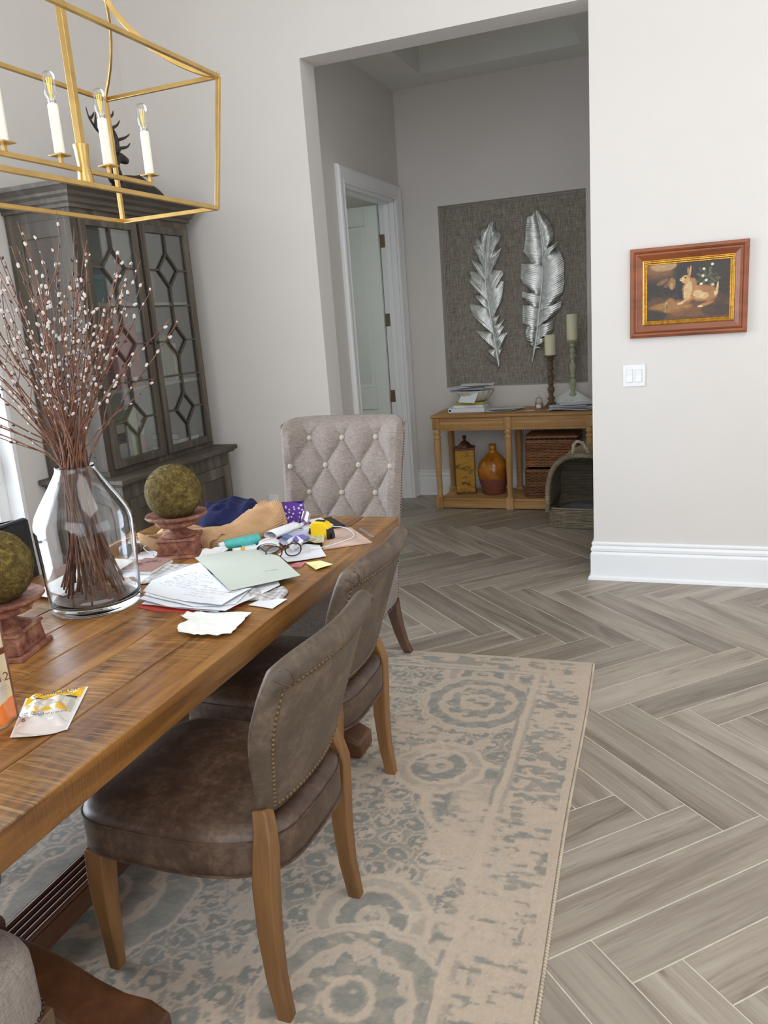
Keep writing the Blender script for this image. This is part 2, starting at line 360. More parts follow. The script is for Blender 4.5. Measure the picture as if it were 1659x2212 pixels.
# hall
b = MB(); NX0, NX1, NZ0, NZ1 = -1.976, -.792, .94, 2.415
b.box(-5, NX0, HY, HY+.15, 0, 3.6).box(NX1, 2.75, HY, HY+.15, 0, 3.6).box(NX0, NX1, HY, HY+.15, 0, NZ0).box(NX0, NX1, HY, HY+.15, NZ1, 3.6).box(NX0, NX1, HY+.09, HY+.15, NZ0, NZ1)
st('wall_hall_back', b, M['wall'])
DY0, DY1, DZ = 5.45, 6.50, 2.52
b = MB(); b.box(HX-.13, HX, YB, DY0, 0, 3.6).box(HX-.13, HX, DY1, HY, 0, 3.6).box(HX-.13, HX, DY0, DY1, DZ, 3.6); st('wall_hall_left', b, M['wall'])
b = MB(); b.box(2.6, 2.75, YB, HY, 0, 3.6); st('wall_hall_right', b, M['wall'])
HC = 3.33; b = MB(); RX0, RX1, RY0, RY1 = -1.97, -.78, 5.1, 6.34
b.box(HX-.13, RX0, YB, HY, HC, HC+.3).box(RX1, 2.75, YB, HY, HC, HC+.3).box(RX0, RX1, YB, RY0, HC, HC+.3).box(RX0, RX1, RY1, HY, HC, HC+.3).box(RX0, RX1, RY0, RY1, HC+.24, HC+.3)
st('ceiling_hall', b, M['ceil'])
# side room behind the hall door
b = MB(); b.box(-5, -4.9, YB, HY+1, 0, 3.0); st('wall_side_room', b, M['wall'])
b = MB(); b.box(-5, HX-.13, YB, HY, 2.78, 2.88); st('ceiling_side_room', b, M['ceil'])
b = MB(); b.box(-5, XL-.15, YB-.1, YB, 0, 3.0); st('wall_side_room_near', b, M['wall'])
# baseboards: moulded section swept along the wall foot
BP = [(.0, .222), (.006, .222), (.012, .215), (.012, .207), (.006, .200), (.010, .193), (.016, .186), (.016, .172), (.011, .165), (.016, .157), (.018, .150), (.018, .022), (.030, .014), (.032, .0), (0, 0)]
def molding(name, path, prof=BP, mat=None):
    b = MB(); P = [Vector((x, y)) for x, y in path]; n = len(P); rows = []
    for i in range(n):
        dirs = []
        if i > 0: dirs.append((P[i]-P[i-1]).normalized())
        if i < n-1: dirs.append((P[i+1]-P[i]).normalized())
        ns = [Vector((d.y, -d.x)) for d in dirs]; m_ = sum(ns, Vector((0, 0))).normalized(); k = 1/max(.3, m_.dot(ns[0]))
        rows.append([(P[i].x+m_.x*k*d, P[i].y+m_.y*k*d, z) for d, z in prof])
    c = len(prof); vs = [p for r in rows for p in r]
    fs = [(i*c+j, (i+1)*c+j, (i+1)*c+(j+1) % c, i*c+(j+1) % c) for i in range(n-1) for j in range(c)]
    fs += [tuple(range(c-1, -1, -1)), tuple(range((n-1)*c, n*c))]
    b.add(vs, fs); o = st(name, b, mat or M['trim'], smooth=False); return o
molding('baseboard_right', [(OX1, YB), (OX1, YW), (3.6, YW)])
molding('baseboard_left', [(XL, YW), (OX0, YW), (OX0, YB)])
molding('baseboard_hall', [(HX, DY1+.11), (HX, HY), (2.6, HY)])
molding('baseboard_hall_near', [(HX, YB), (HX, DY0-.12)])
# door casing (hall side): stepped architrave, mitred
CP = [(0, 0), (0, .018), (.018, .026), (.03, .022), (.05, .022), (.075, .03), (.09, .034), (.105, .03), (.112, .018), (.112, 0)]
def casing(name, x, sgn, y0, y1, z1):
    b = MB(); rows = []
    for (y, z, dy, dz) in ((y0, 0, -1, 0), (y0, z1, -1, 1), (y1, z1, 1, 1), (y1, 0, 1, 0)):
        rows.append([(x+sgn*h_, y+dy*w_, z+dz*w_) for w_, h_ in CP])
    c = len(CP); vs = [p for r in rows for p in r]; fs = [(i*c+j, (i+1)*c+j, (i+1)*c+(j+1) % c, i*c+(j+1) % c) for i in range(3) for j in range(c)]
    fs += [tuple(range(c)), tuple(range(4*c-1, 3*c-1, -1))]; b.add(vs, fs); return b
b = casing('c', HX, 1, DY0, DY1, DZ-.03); trim1 = st('trim_1', b, M['trim'])
b = MB(); b.box(HX-.135, HX+.001, DY1-.02, DY1+.01, 0, DZ-.03).box(HX-.135, HX+.001, DY0-.01, DY0+.02, 0, DZ-.03).box(HX-.135, HX+.001, DY0, DY1, DZ-.05, DZ-.0).box(HX-.085, HX-.045, DY1-.032, DY1, 0, DZ-.05).box(HX-.085, HX-.045, DY0, DY1, DZ-.062, DZ-.03)
obj('door_jamb', b, M['trim'], trim1, bevel=.002)
# door leaf, opened into the side room
d1 = bpy.data.objects.new('door_1', None); COL.objects.link(d1); d1.location = (HX-.14, DY1-.01, 0); d1.rotation_euler = (0, 0, math.radians(2)); d1['kind'] = 'structure'
b = MB(); LW, LT, LH = .90, .042, 2.462
def panel_leaf(b, W_, H_, wins, y0, y1):
    # stiles and rails as one slab with recessed fields
    zs = sorted({0, H_} | {z for w_ in wins for z in w_[2:]}); x0, x1 = wins[0][0], wins[0][1]
    b.box(-W_, -x1, y0, y1, .01, H_).box(-x0, 0, y0, y1, .01, H_)
    zc = .01
    for (a, c, z0, z1) in sorted(wins, key=lambda w: w[2]):
        b.box(-x1, -x0, y0, y1, zc, z0); zc = z1
        b.box(-x1, -x0, y0+.012, y1-.012, z0, z1)
        for s_, ya, yb in ((0, y0+.012, y0+.004), (1, y1-.012, y1-.004)):
            i = .035; X0_, X1_ = -x1+i, -x0-i; Z0_, Z1_ = z0+i, z1-i; j = .02
            vs = [(X0_, ya, Z0_), (X1_, ya, Z0_), (X1_, ya, Z1_), (X0_, ya, Z1_), (X0_+j, yb, Z0_+j), (X1_-j, yb, Z0_+j), (X1_-j, yb, Z1_-j), (X0_+j, yb, Z1_-j)]
            b.add(vs, [(0, 1, 5, 4), (1, 2, 6, 5), (2, 3, 7, 6), (3, 0, 4, 7), (4, 5, 6, 7)])
    b.box(-x1, -x0, y0, y1, zc, H_)
panel_leaf(b, LW, LH, [(.115, .78, .24, .80), (.115, .78, .985, 2.31)], -LT, 0)
obj('door_leaf', b, M['door'], d1, bevel=.004)
for z in (2.18, 1.545, .905):
    b = MB(); b.box(0, .045, -.012, -.008, z-.052, z+.052).tube([(.0, -.012, z-.052), (0, -.012, z+.052)], .006, 8); obj('hinge', b, M['hinge'], d1, bevel=.001)
b = MB(); b.lathe([(.0, 0), (.03, 0), (.03, .006), (.012, .012), (.012, .04), (.028, .05), (.03, .065), (.02, .078), (0, .08)], 20, T=Matrix.Translation((-.83, -LT, .95)) @ Matrix.Rotation(PI/2, 4, 'X')); obj('door_knob', b, M['hinge'], d1, smooth=True)
# ---------------------------------------------------------------- value noise in numpy for woven / painted colour fields
def vnoise(x, y, seed=0):
    r = np.random.default_rng(seed).random((256, 256)); xi = np.floor(x).astype(int); yi = np.floor(y).astype(int)
    fx = x-xi; fy = y-yi; fx = fx*fx*(3-2*fx); fy = fy*fy*(3-2*fy); g = lambda i, j: r[i % 256, j % 256]
    return (g(xi, yi)*(1-fx)+g(xi+1, yi)*fx)*(1-fy)+(g(xi, yi+1)*(1-fx)+g(xi+1, yi+1)*fx)*fy
def fbm(x, y, seed=0, o=4):
    return sum(vnoise(x*2**k, y*2**k, seed+k)/2**(k+1) for k in range(o))/(1-.5**o)
def ss(a, b, x): t = np.clip((x-a)/(b-a), 0, 1); return t*t*(3-2*t)
def lin(c): c = np.asarray(c, float)/255; return np.where(c <= .04045, c/12.92, ((c+.055)/1.055)**2.4)
def colgrid(nu, nv, X, Y, Z, C, name, mat, parent=None):
    me = bpy.data.meshes.new(name); V = np.stack([X, Y, Z], -1).reshape(-1, 3); i = np.arange(nu*nv).reshape(nv, nu)
    F = np.stack([i[:-1, :-1], i[:-1, 1:], i[1:, 1:], i[1:, :-1]], -1).reshape(-1, 4)
    me.vertices.add(len(V)); me.vertices.foreach_set('co', V.ravel()); me.loops.add(F.size); me.loops.foreach_set('vertex_index', F.ravel())
    me.polygons.add(len(F)); me.polygons.foreach_set('loop_start', np.arange(len(F))*4); me.polygons.foreach_set('loop_total', np.full(len(F), 4)); me.polygons.foreach_set('use_smooth', np.ones(len(F), bool))
    me.update(calc_edges=True); a = me.color_attributes.new('Col', 'FLOAT_COLOR', 'POINT')
    a.data.foreach_set('color', np.concatenate([C.reshape(-1, 3), np.ones((len(V), 1))], 1).ravel()); me.materials.append(mat)
    o = bpy.data.objects.new(name, me); COL.objects.link(o)
    if parent: o.parent = parent
    return o
# ---------------------------------------------------------------- rug
def rug_pattern(u, v):
    wx = (fbm(u*16, v*16, 3)-.5)*.028; wy = (fbm(u*16, v*16, 9)-.5)*.028
    fine = fbm(u*130, v*75, 21, 2); uu = u+wx+(fine-.5)*.006; vv = v+wy+(fine-.5)*.006
    P = np.full(u.shape, .55)            # 1 = grey green pile, 0 = cream
    def put(mask, val): 
        nonlocal P; P = P*(1-mask)+val*mask
    band = lambda d, c, w: 1-ss(w*.5, w, np.abs(d-c))
    # field of small scallops and blossoms
    def scallops(cell, seed, lo=.25, hi=.5):
        row = np.floor(vv/(cell*.8)); cu = uu/cell+.5*(row % 2); gu = (cu-np.floor(cu)-.5)*cell; gv = vv-(row+.5)*cell*.8
        d = np.hypot(gu, gv*1.15); j = vnoise(np.floor(cu), row, seed); 
        return d, j
    d, j = scallops(.092, 5); d = d+.022*(fbm(u*34, v*34, 63)-.5); base = np.where(d < .036, .98, .72); base = np.where((d > .032+.006*j) & (d < .043), .22, base); base = np.where(d < .011, .25, base); P = base*1.0
    P = np.where(fbm(u*26, v*20, 31) > .63, .15, P); P = np.where(np.abs(fbm(u*11, v*11, 37)-.5) < .012, .12, P)
    per = .745
    def medallion(cu, cv, R, rings, petals=14, ex=1.0):
        dx = (uu-cu)*ex; dy = vv-cv; r = np.hypot(dx, dy); th = np.arctan2(dy, dx)
        sc = 1+.045*np.abs(np.sin(th*petals/2)); rr = r/sc
        ins = rr < R; put(ins*1.0, .74)
        for (c, w, val) in rings:
            put(band(rr, c*R, w)*ins, val)
        pet = (np.sin(th*petals) > .0) & (rr > R*.70) & (rr < R*.86); put(pet*.9, .95)
        pet = (np.abs(rr-R*.56-.012*np.sin(th*10)) < .014); put(pet*.9, .1)
        pet = (np.sin(th*8+1) > .25) & (rr > R*.30) & (rr < R*.47); put(pet*.9, .95)
        put((rr < R*.17)*1.0, .98)
    for k in range(-1, 6):
        o = k*per
        # scalloped garland arcs with bright rims between the medallions
        for (cu, cv, R, w) in ((.25, 1.12, .20, .016), (.25, 1.12, .15, .05), (.46, .95, .15, .014), (.46, .95, .10, .012)):
            dx = uu-cu; dy = vv-(cv+o-.0); r = np.hypot(dx, dy); th = np.arctan2(dy, dx); rr = r/(1+.05*np.abs(np.sin(6*th)))
            if w == .05: put(band(rr, R, .034)*(fbm(u*30, v*30, 61) > .38), .97)
            elif R == .20: put((rr < R)*1., .5); put(band(rr, R, w), .06); put((rr < .10)*1., .28)
            else: put((rr < R)*(1-.0), .45 if R > .12 else .95); put(band(rr, R, w), .06); put((rr < .045)*1., .3); put((rr < .02)*1., .9)
    for k in range(0, 4):
        medallion(.43, .46+k*per*2, .235, [(1.0, .016, .06), (.90, .012, .1), (.62, .012, .12), (.5, .014, .9), (.25, .012, .08)], 14)
        medallion(1.25, .80+k*per*1.3, .27, [(1.0, .016, .06), (.62, .012, .12), (.25, .012, .08)], 14)
        medallion(2.1, .46+k*per*1.4, .27, [(1.0, .016, .06), (.62, .012, .12), (.25, .012, .08)], 14)
    # frame lines along the right and far edges
    edge = np.minimum(np.minimum(u, 2.64-u), np.minimum(v*1.45, (3.2-v)*1.45)); ew = edge+wx*.7
    put((ew < .235)*1.0, .12)
    st_ = fbm(u*14, v*70, 41, 3); blob = fbm(u*19, v*30, 47, 3); put(((ew > .035) & (ew < .20) & (st_*.45+blob*.55 > .53))*1.0, .85)
    put(((ew > .06) & (ew < .17) & (fbm(u*9, v*14, 57, 2) > .56))*1.0, .75)
    put((band(ew, .205, .010)), .5); put((band(ew, .228, .012)), .04); put(band(ew, .247, .008), .75)
    # worn zones: the pile lost down to cream
    wear = fbm(u*3.2, v*2.2, 77, 3)*.62+fbm(u*26, v*60, 79, 3)*.38; side = ss(.55, .0, u)*.20+.0
    side = side*(.25+.75*ss(.5, 1.2, v)); P = P*(1-ss(.53, .62, wear+side-.055)*.85)
    P = P*(.80+.40*fbm(u*60, v*240, 91, 2))+.0
    P = np.where(edge < .022, .05, P)
    return np.clip(P, 0, 1)
def build_rug():
    nu, nv = 480, 560; Wd, Ln = 2.64, 3.2
    u = np.linspace(0, 1, nu)**1.35*Wd; v = np.linspace(0, 1, nv)**1.15*Ln; U, V_ = np.meshgrid(u, v); P = rug_pattern(U, V_)
    cream, warm, grey, green = lin([196, 180, 160]), lin([184, 161, 143]), lin([134, 131, 124]), lin([121, 120, 111])
    w = fbm(U*2.4, V_*2.4, 101)[..., None]; thr = fbm(U*300, V_*160, 105, 2)[..., None]
    A = cream*(1-w)+warm*w; B = grey*(1-w)+green*w; C = A*(1-P[..., None])+B*P[..., None]; C = C*(.86+.26*thr)
    Z = .0125+.0012*fbm(U*150, V_*150, 5, 2); e = np.minimum(np.minimum(U, Wd-U), np.minimum(V_, Ln-V_)); Z = np.where(e < .006, .001, Z)
    X = -U; Y = -V_; Y = Y+.006*np.sin(U*3)-.002; X = X+.004*np.sin(V_*4)
    o = colgrid(nu, nv, X, Y, Z, C, 'area_rug', vcol('rug_pile', .95, (700, .5, .001), Sheen_Weight=.2))
    tag(o, 'large cream and grey-green rug with distressed medallion pattern under the dining table', 'rug')
    o.location = (-.388, 3.343, 0); o.rotation_euler = (0, 0, math.radians(2.5))
    b = MB(); rg = random.Random(5)
    for s_ in range(2):
        L = Ln if s_ == 0 else Wd; n = int(L/.011)
        for i in range(n):
            q_ = (i+.5)/n*L; p = (-.0, -q_) if s_ == 0 else (-q_, 0); p = (p[0]+.004*math.sin(q_*4) if s_ == 0 else p[0], p[1]+(.006*math.sin(q_*3) if s_ else 0))
            b.ball((p[0], p[1], .006), (.006, .0075, .0065) if s_ == 0 else (.0075, .006, .0065), 5, 4)
    obj('binding', b, plain('rug_binding', S(190, 176, 156), .95, var=.1), o, smooth=True, kind='stuff')
build_rug()

# ---------------------------------------------------------------- dining table
TZ = .77; TR = math.radians(1.16)
def tabletop_mat():
    t = NT('table_top_boards'); f = t.noise(t.coords((13, 1.1, 13)), 1.4, 6, .6, .8); pt = t.noise(t.coords((3.2, 1.6, 3.2)), 1.2, 3, .5)
    tcn = t.n('TexCoord'); wob = t.n('TexNoise', Scale=1.6, Detail=2.0); t.ln(tcn.outputs['Object'], wob.inputs['Vector'])
    def cross(scx, scy, scale=1.0):
        mp = t.n('Mapping', Scale=(scx, scy, scx)); sc_ = t.n('VectorMath', operation='SCALE'); sc_.inputs['Scale'].default_value = .10; t.ln(wob.outputs['Color'], sc_.inputs[0])
        ad_ = t.n('VectorMath', operation='ADD'); t.ln(tcn.outputs['Object'], ad_.inputs[0]); t.ln(sc_.outputs[0], ad_.inputs[1]); t.ln(ad_.outputs[0], mp.inputs['Vector'])
        oi_ = t.n('ObjectInfo'); m_ = t.n('Math', operation='MULTIPLY'); t.ln(oi_.outputs['Random'], m_.inputs[0]); m_.inputs[1].default_value = 57.0
        a2 = t.n('VectorMath', operation='ADD'); t.ln(mp.outputs[0], a2.inputs[0]); t.ln(m_.outputs[0], a2.inputs[1]); return t.noise(a2.outputs[0], scale, 3, .6, .3)
    w1_, w2_ = cross(4.5, 80), cross(10, 230); saw = t.n('Mix', data_type='FLOAT'); saw.inputs[0].default_value = .45; t.ln(w1_, saw.inputs[2]); t.ln(w2_, saw.inputs[3])
    msk = t.n('Math', operation='MULTIPLY'); t.ln(t.ramp(saw.outputs[0], [(.47, (0, 0, 0, 1)), (.62, (1, 1, 1, 1))]), msk.inputs[0]); t.ln(t.ramp(pt, [(.36, (.12, .12, .12, 1)), (.60, (1, 1, 1, 1))]), msk.inputs[1])
    col = t.ramp(f, [(.28, S(76, 46, 20)), (.44, S(118, 76, 34)), (.56, S(146, 98, 46)), (.74, S(176, 128, 68))])
    m2 = t.n('Mix', data_type='RGBA'); k = t.n('Math', operation='MULTIPLY'); t.ln(msk.outputs[0], k.inputs[0]); k.inputs[1].default_value = .62
    ge = t.n('NewGeometry'); sz = t.n('SeparateXYZ'); t.ln(ge.outputs['Normal'], sz.inputs[0]); kz = t.n('Math', operation='MULTIPLY'); ab = t.n('Math', operation='ABSOLUTE'); t.ln(sz.outputs['Z'], ab.inputs[0]); t.ln(k.outputs[0], kz.inputs[0]); t.ln(ab.outputs[0], kz.inputs[1])
    t.ln(kz.outputs[0], m2.inputs[0]); t.ln(col, m2.inputs[6]); m2.inputs[7].default_value = S(186, 146, 92)
    oi = t.n('ObjectInfo'); hs = t.n('HueSaturation'); mr = t.n('MapRange'); t.ln(oi.outputs['Random'], mr.inputs[0]); mr.inputs[3].default_value = .85; mr.inputs[4].default_value = 1.15
    t.ln(mr.outputs[0], hs.inputs['Value']); t.ln(m2.outputs[2], hs.inputs['Color'])
    ad = t.n('Math', operation='MULTIPLY_ADD'); t.ln(msk.outputs[0], ad.inputs[0]); ad.inputs[1].default_value = -.7; t.ln(f, ad.inputs[2]); t.bump(ad.outputs[0], .45, .002)
    r = t.n('MapRange'); t.ln(f, r.inputs[0]); r.inputs[3].default_value = .24; r.inputs[4].default_value = .46
    t.set(**{'Base Color': hs.outputs[0], 'Roughness': r.outputs[0], 'Coat Weight': .2, 'Coat Roughness': .25}); return t.m
M['table'] = tabletop_mat()
tb = thing('dining_table', 'long rustic brown wooden trestle table with saw-marked plank top', 'table', (-1.6, 1.712, 0), TR)
HL, HW = 1.21, .52
edges = [-HW, -.372, -.205, -.065, .082, .228, .37, HW]
for i in range(7):
    b = MB(); x0, x1 = edges[i]+.0016, edges[i+1]-.0016; rg = random.Random(i); N_ = 26; tp = []; 
    L_, R_ = [], []
    for k in range(N_+1):
        y = -HL+.0+2*HL*k/N_; L_.append((x0+(rg.uniform(-.0014, .0014) if i else 0), y)); R_.append((x1+(rg.uniform(-.0012, .0012)), y))
    dz = [0, -.0008, .0006, -.0004, .0008, -.0006, .0][i]
    b.prism(L_+R_[::-1], TZ-.072, TZ); obj('tabletop_plank', b, M['table'], tb, bevel=.0028)
for yy in (-.61, .685):
    b = MB(); b.box(-.40, .40, yy-.05, yy+.05, .64, TZ-.0725); obj('cross_rail', b, M['pedestal'], tb, bevel=.006)
    b = MB(); prof = [(.075, .18), (.08, .2), (.05, .225), (.046, .25), (.06, .275), (.088, .32), (.096, .37), (.088, .43), (.062, .49), (.046, .53), (.046, .56), (.07, .585), (.076, .60), (.07, .615), (.062, .64)]
    for xx in (-.0,): b.lathe([(r*1.15, z) for r, z in prof], 32, (xx, yy, 0))
    obj('pedestal', b, M['pedestal'], tb, smooth=True)
    b = MB(); hp = [(-.52, .015), (-.52, .075), (-.47, .10), (-.40, .10), (-.33, .118), (-.24, .155), (-.16, .178), (-.10, .185), (.10, .185), (.16, .178), (.24, .155), (.33, .118), (.40, .10), (.47, .10), (.52, .075), (.52, .015), (.36, .015), (.30, .035), (-.30, .035), (-.36, .015)]
    b.prism(hp, -.062, .062, T=Matrix.Translation((0, yy, 0)) @ Matrix.Rotation(PI/2, 4, 'X')); obj('foot', b, M['pedestal'], tb, bevel=.012, seg=3)
b = MB(); b.box(-.06, .06, -.54, .62, .03, .088)
for k in range(5): b.tube([(-.044+.022*k, -.54, .088), (-.044+.022*k, .62, .088)], .0085, 8)
obj('stretcher', b, M['pedestalh'], tb, smooth=True)

# ---------------------------------------------------------------- leather dining chair (front = +y)
def pad(fn_w, zc, hz, ycen, T0, n=44, m=40, cx=.12, cz=.12, rear=None):
    """padded panel: rounded outline, closed front and back skins; rear(a, c) pushes the rear skin in or out"""
    b = MB(); S_ = [math.sin(PI/2*(-1+2*i/n)) for i in range(n+1)]; Z_ = [math.sin(PI/2*(-1+2*j/m)) for j in range(m+1)]
    def pt(a, c, side):
        v_ = (c+1)/2; x = a*fn_w(v_)*(1-cx*abs(c)**5); z = zc+c*hz*(1-cz*abs(a)**5); e = max(abs(a), abs(c))
        th = T0(v_)*(max(0, 1-e**4))**.5/2; y = ycen(x, v_)+side*th
        if side < 0 and rear: y -= rear(a, c)*min(1, (1-e)*12)
        return (x, y, z)
    idx = {}; 
    for side in (1, -1):
        for j, c in enumerate(Z_):
            for i, a in enumerate(S_):
                if side == -1 and (i in (0, n) or j in (0, m)): idx[(side, i, j)] = idx[(1, i, j)]; continue
                idx[(side, i, j)] = len(b.v); b.v.append(pt(a, c, side))
        for j in range(m):
            for i in range(n):
                q_ = [idx[(side, i, j)], idx[(side, i+1, j)], idx[(side, i+1, j+1)], idx[(side, i, j+1)]]
                b.f.append(tuple(q_[::-1] if side == 1 else q_)); b.mi.append(0)
    return b, pt
def leather_chair(label, loc, rz, group=None):
    t = thing('dining_chair', label, 'chair', loc, rz, group)
    # seat
    b = MB(); seg = 64; rows = []
    lv = [(.372, .965), (.378, .995), (.40, 1.0), (.44, 1.004), (.462, 1.0), (.474, .985), (.484, .95), (.491, .88), (.498, .72), (.503, .5), (.506, .25)]
    def out(k, s_):
        a = 2*PI*k/seg; c, s2 = math.cos(a), math.sin(a); sg = lambda q_, p: math.copysign(abs(q_)**p, q_)
        if s2 >= 0: x = .247*sg(c, .34); y = .284*sg(s2, .40)
        else: x = .247*sg(c, .46)*(1-.10*abs(s2)); y = .277*sg(s2, .62)
        y *= 1-.02*(abs(x)/.238)**2; return x*s_, y*s_
    vs = [(*out(k, s_), z+(.004*math.cos(2*PI*k/seg)**2 if z > .47 else 0)) for z, s_ in lv for k in range(seg)]+[(0, 0, .507), (0, 0, .372)]
    n_ = len(lv); fs = [(i*seg+k, i*seg+(k+1) % seg, (i+1)*seg+(k+1) % seg, (i+1)*seg+k) for i in range(n_-1) for k in range(seg)]
    fs += [((n_-1)*seg+k, (n_-1)*seg+(k+1) % seg, n_*seg) for k in range(seg)]+[((k+1) % seg, k, n_*seg+1) for k in range(seg)]
    b.add(vs, fs); seat = obj('seat', b, M['leather'], t, smooth=True, angle=1.2)
    b = MB(); b.tube([(*[q_*1.003 for q_ in out(k, 1.0)], .4635) for k in range(seg)], .0022, 5, closed=True); b.tube([(*[q_*.998 for q_ in out(k, 1.0)], .380) for k in range(seg)], .0035, 5, closed=True)
    obj('piping', b, M['leather'], seat, smooth=True)
    # backrest
    Wf = lambda v_: .190+.070*sm(v_/.7)
    yc = lambda x, v_: -.236-.128*v_**1.1+.62*x*x
    zc, hz = .705, .212; KA, KT, KB = .84, .70, -.86
    rear = lambda a, c: (.013*sm((c-KT)/.06)*math.cos(min(1, max(0, (c-KT)/.3))*.6))+.004*sm((abs(a)-KA)/.04)-.002
    b, pt = pad(Wf, zc, hz, yc, lambda v_: .058+.012*v_, rear=rear, cx=.08, cz=.09); back = obj('backrest', b, M['leather2'], t, smooth=True, angle=2.0)
    nb = MB(); path = [(-KA, KT-(KT-KB)*i/60) for i in range(61)]+[(-KA+2*KA*i/60, KB) for i in range(61)]+[(KA, KB+(KT-KB)*i/60) for i in range(61)]+[(KA-2*KA*i/60, KT) for i in range(61)]
    pts = [Vector(pt(a, c, -1))+Vector((0, -.0005, 0)) for a, c in path]; acc = 0; step = .0142
    for a_, c_ in zip(pts, pts[1:]):
        L = (c_-a_).length
        while acc < L:
            nb.ball(a_.lerp(c_, acc/L), (.0062, .0042, .0062), 8, 6); acc += step
        acc -= L
    obj('nailhead_trim', nb, M['nail'], back, smooth=True, kind='stuff')
    b = MB(); b.tube(pts[::2], .0022, 5, closed=True)
    for s_ in (-1, 1): b.tube([Vector(pt(s_*lerp(KA, .985, k/8), lerp(KT, .90, k/8), -1)) for k in range(9)], .002, 5).tube([Vector(pt(s_*lerp(KA-.05, .93, k/8), lerp(KT+.02, .97, k/8), -1)) for k in range(9)], .0016, 5)
    obj('seam', b, M['stitch'], back, smooth=True)
    for s_ in (-1, 1):
        b = MB(); b.tube([(s_*.174, -.224, .53), (s_*.178, -.228, .515), (s_*.187, -.234, .485), (s_*.197, -.236, .44), (s_*.202, -.230, .36), (s_*.203, -.226, .24), (s_*.205, -.230, .12), (s_*.207, -.246, 0)],
               [.019, .020, .021, .023, .023, .021, .018, .0155], 4, ry=[.016, .018, .020, .024, .025, .023, .020, .017], upv=(0, 1, 0)); obj('rear_leg', b, M['oak'], t, bevel=.004)
        b = MB(); b.tube([(s_*.205, .222, .374), (s_*.207, .228, .30), (s_*.205, .234, .20), (s_*.199, .238, .10), (s_*.192, .246, 0)], [.028, .027, .023, .0185, .0145], 4, ry=[.026, .025, .022, .018, .0145], upv=(0, 1, 0)); obj('front_leg', b, M['oak'], t, bevel=.004)
    return t
ch1 = leather_chair('worn brown leather dining chair nearest the camera, oak legs, nailhead trim', (-1.09, 1.497, 0), PI/2, 'leather dining chairs along the table side')
dup(ch1, (-1.20, 2.09, 0), (0, 0, PI/2+.02), 'worn brown leather dining chair farther along the side, between near chair and linen host chair', 'leather dining chairs along the table side')

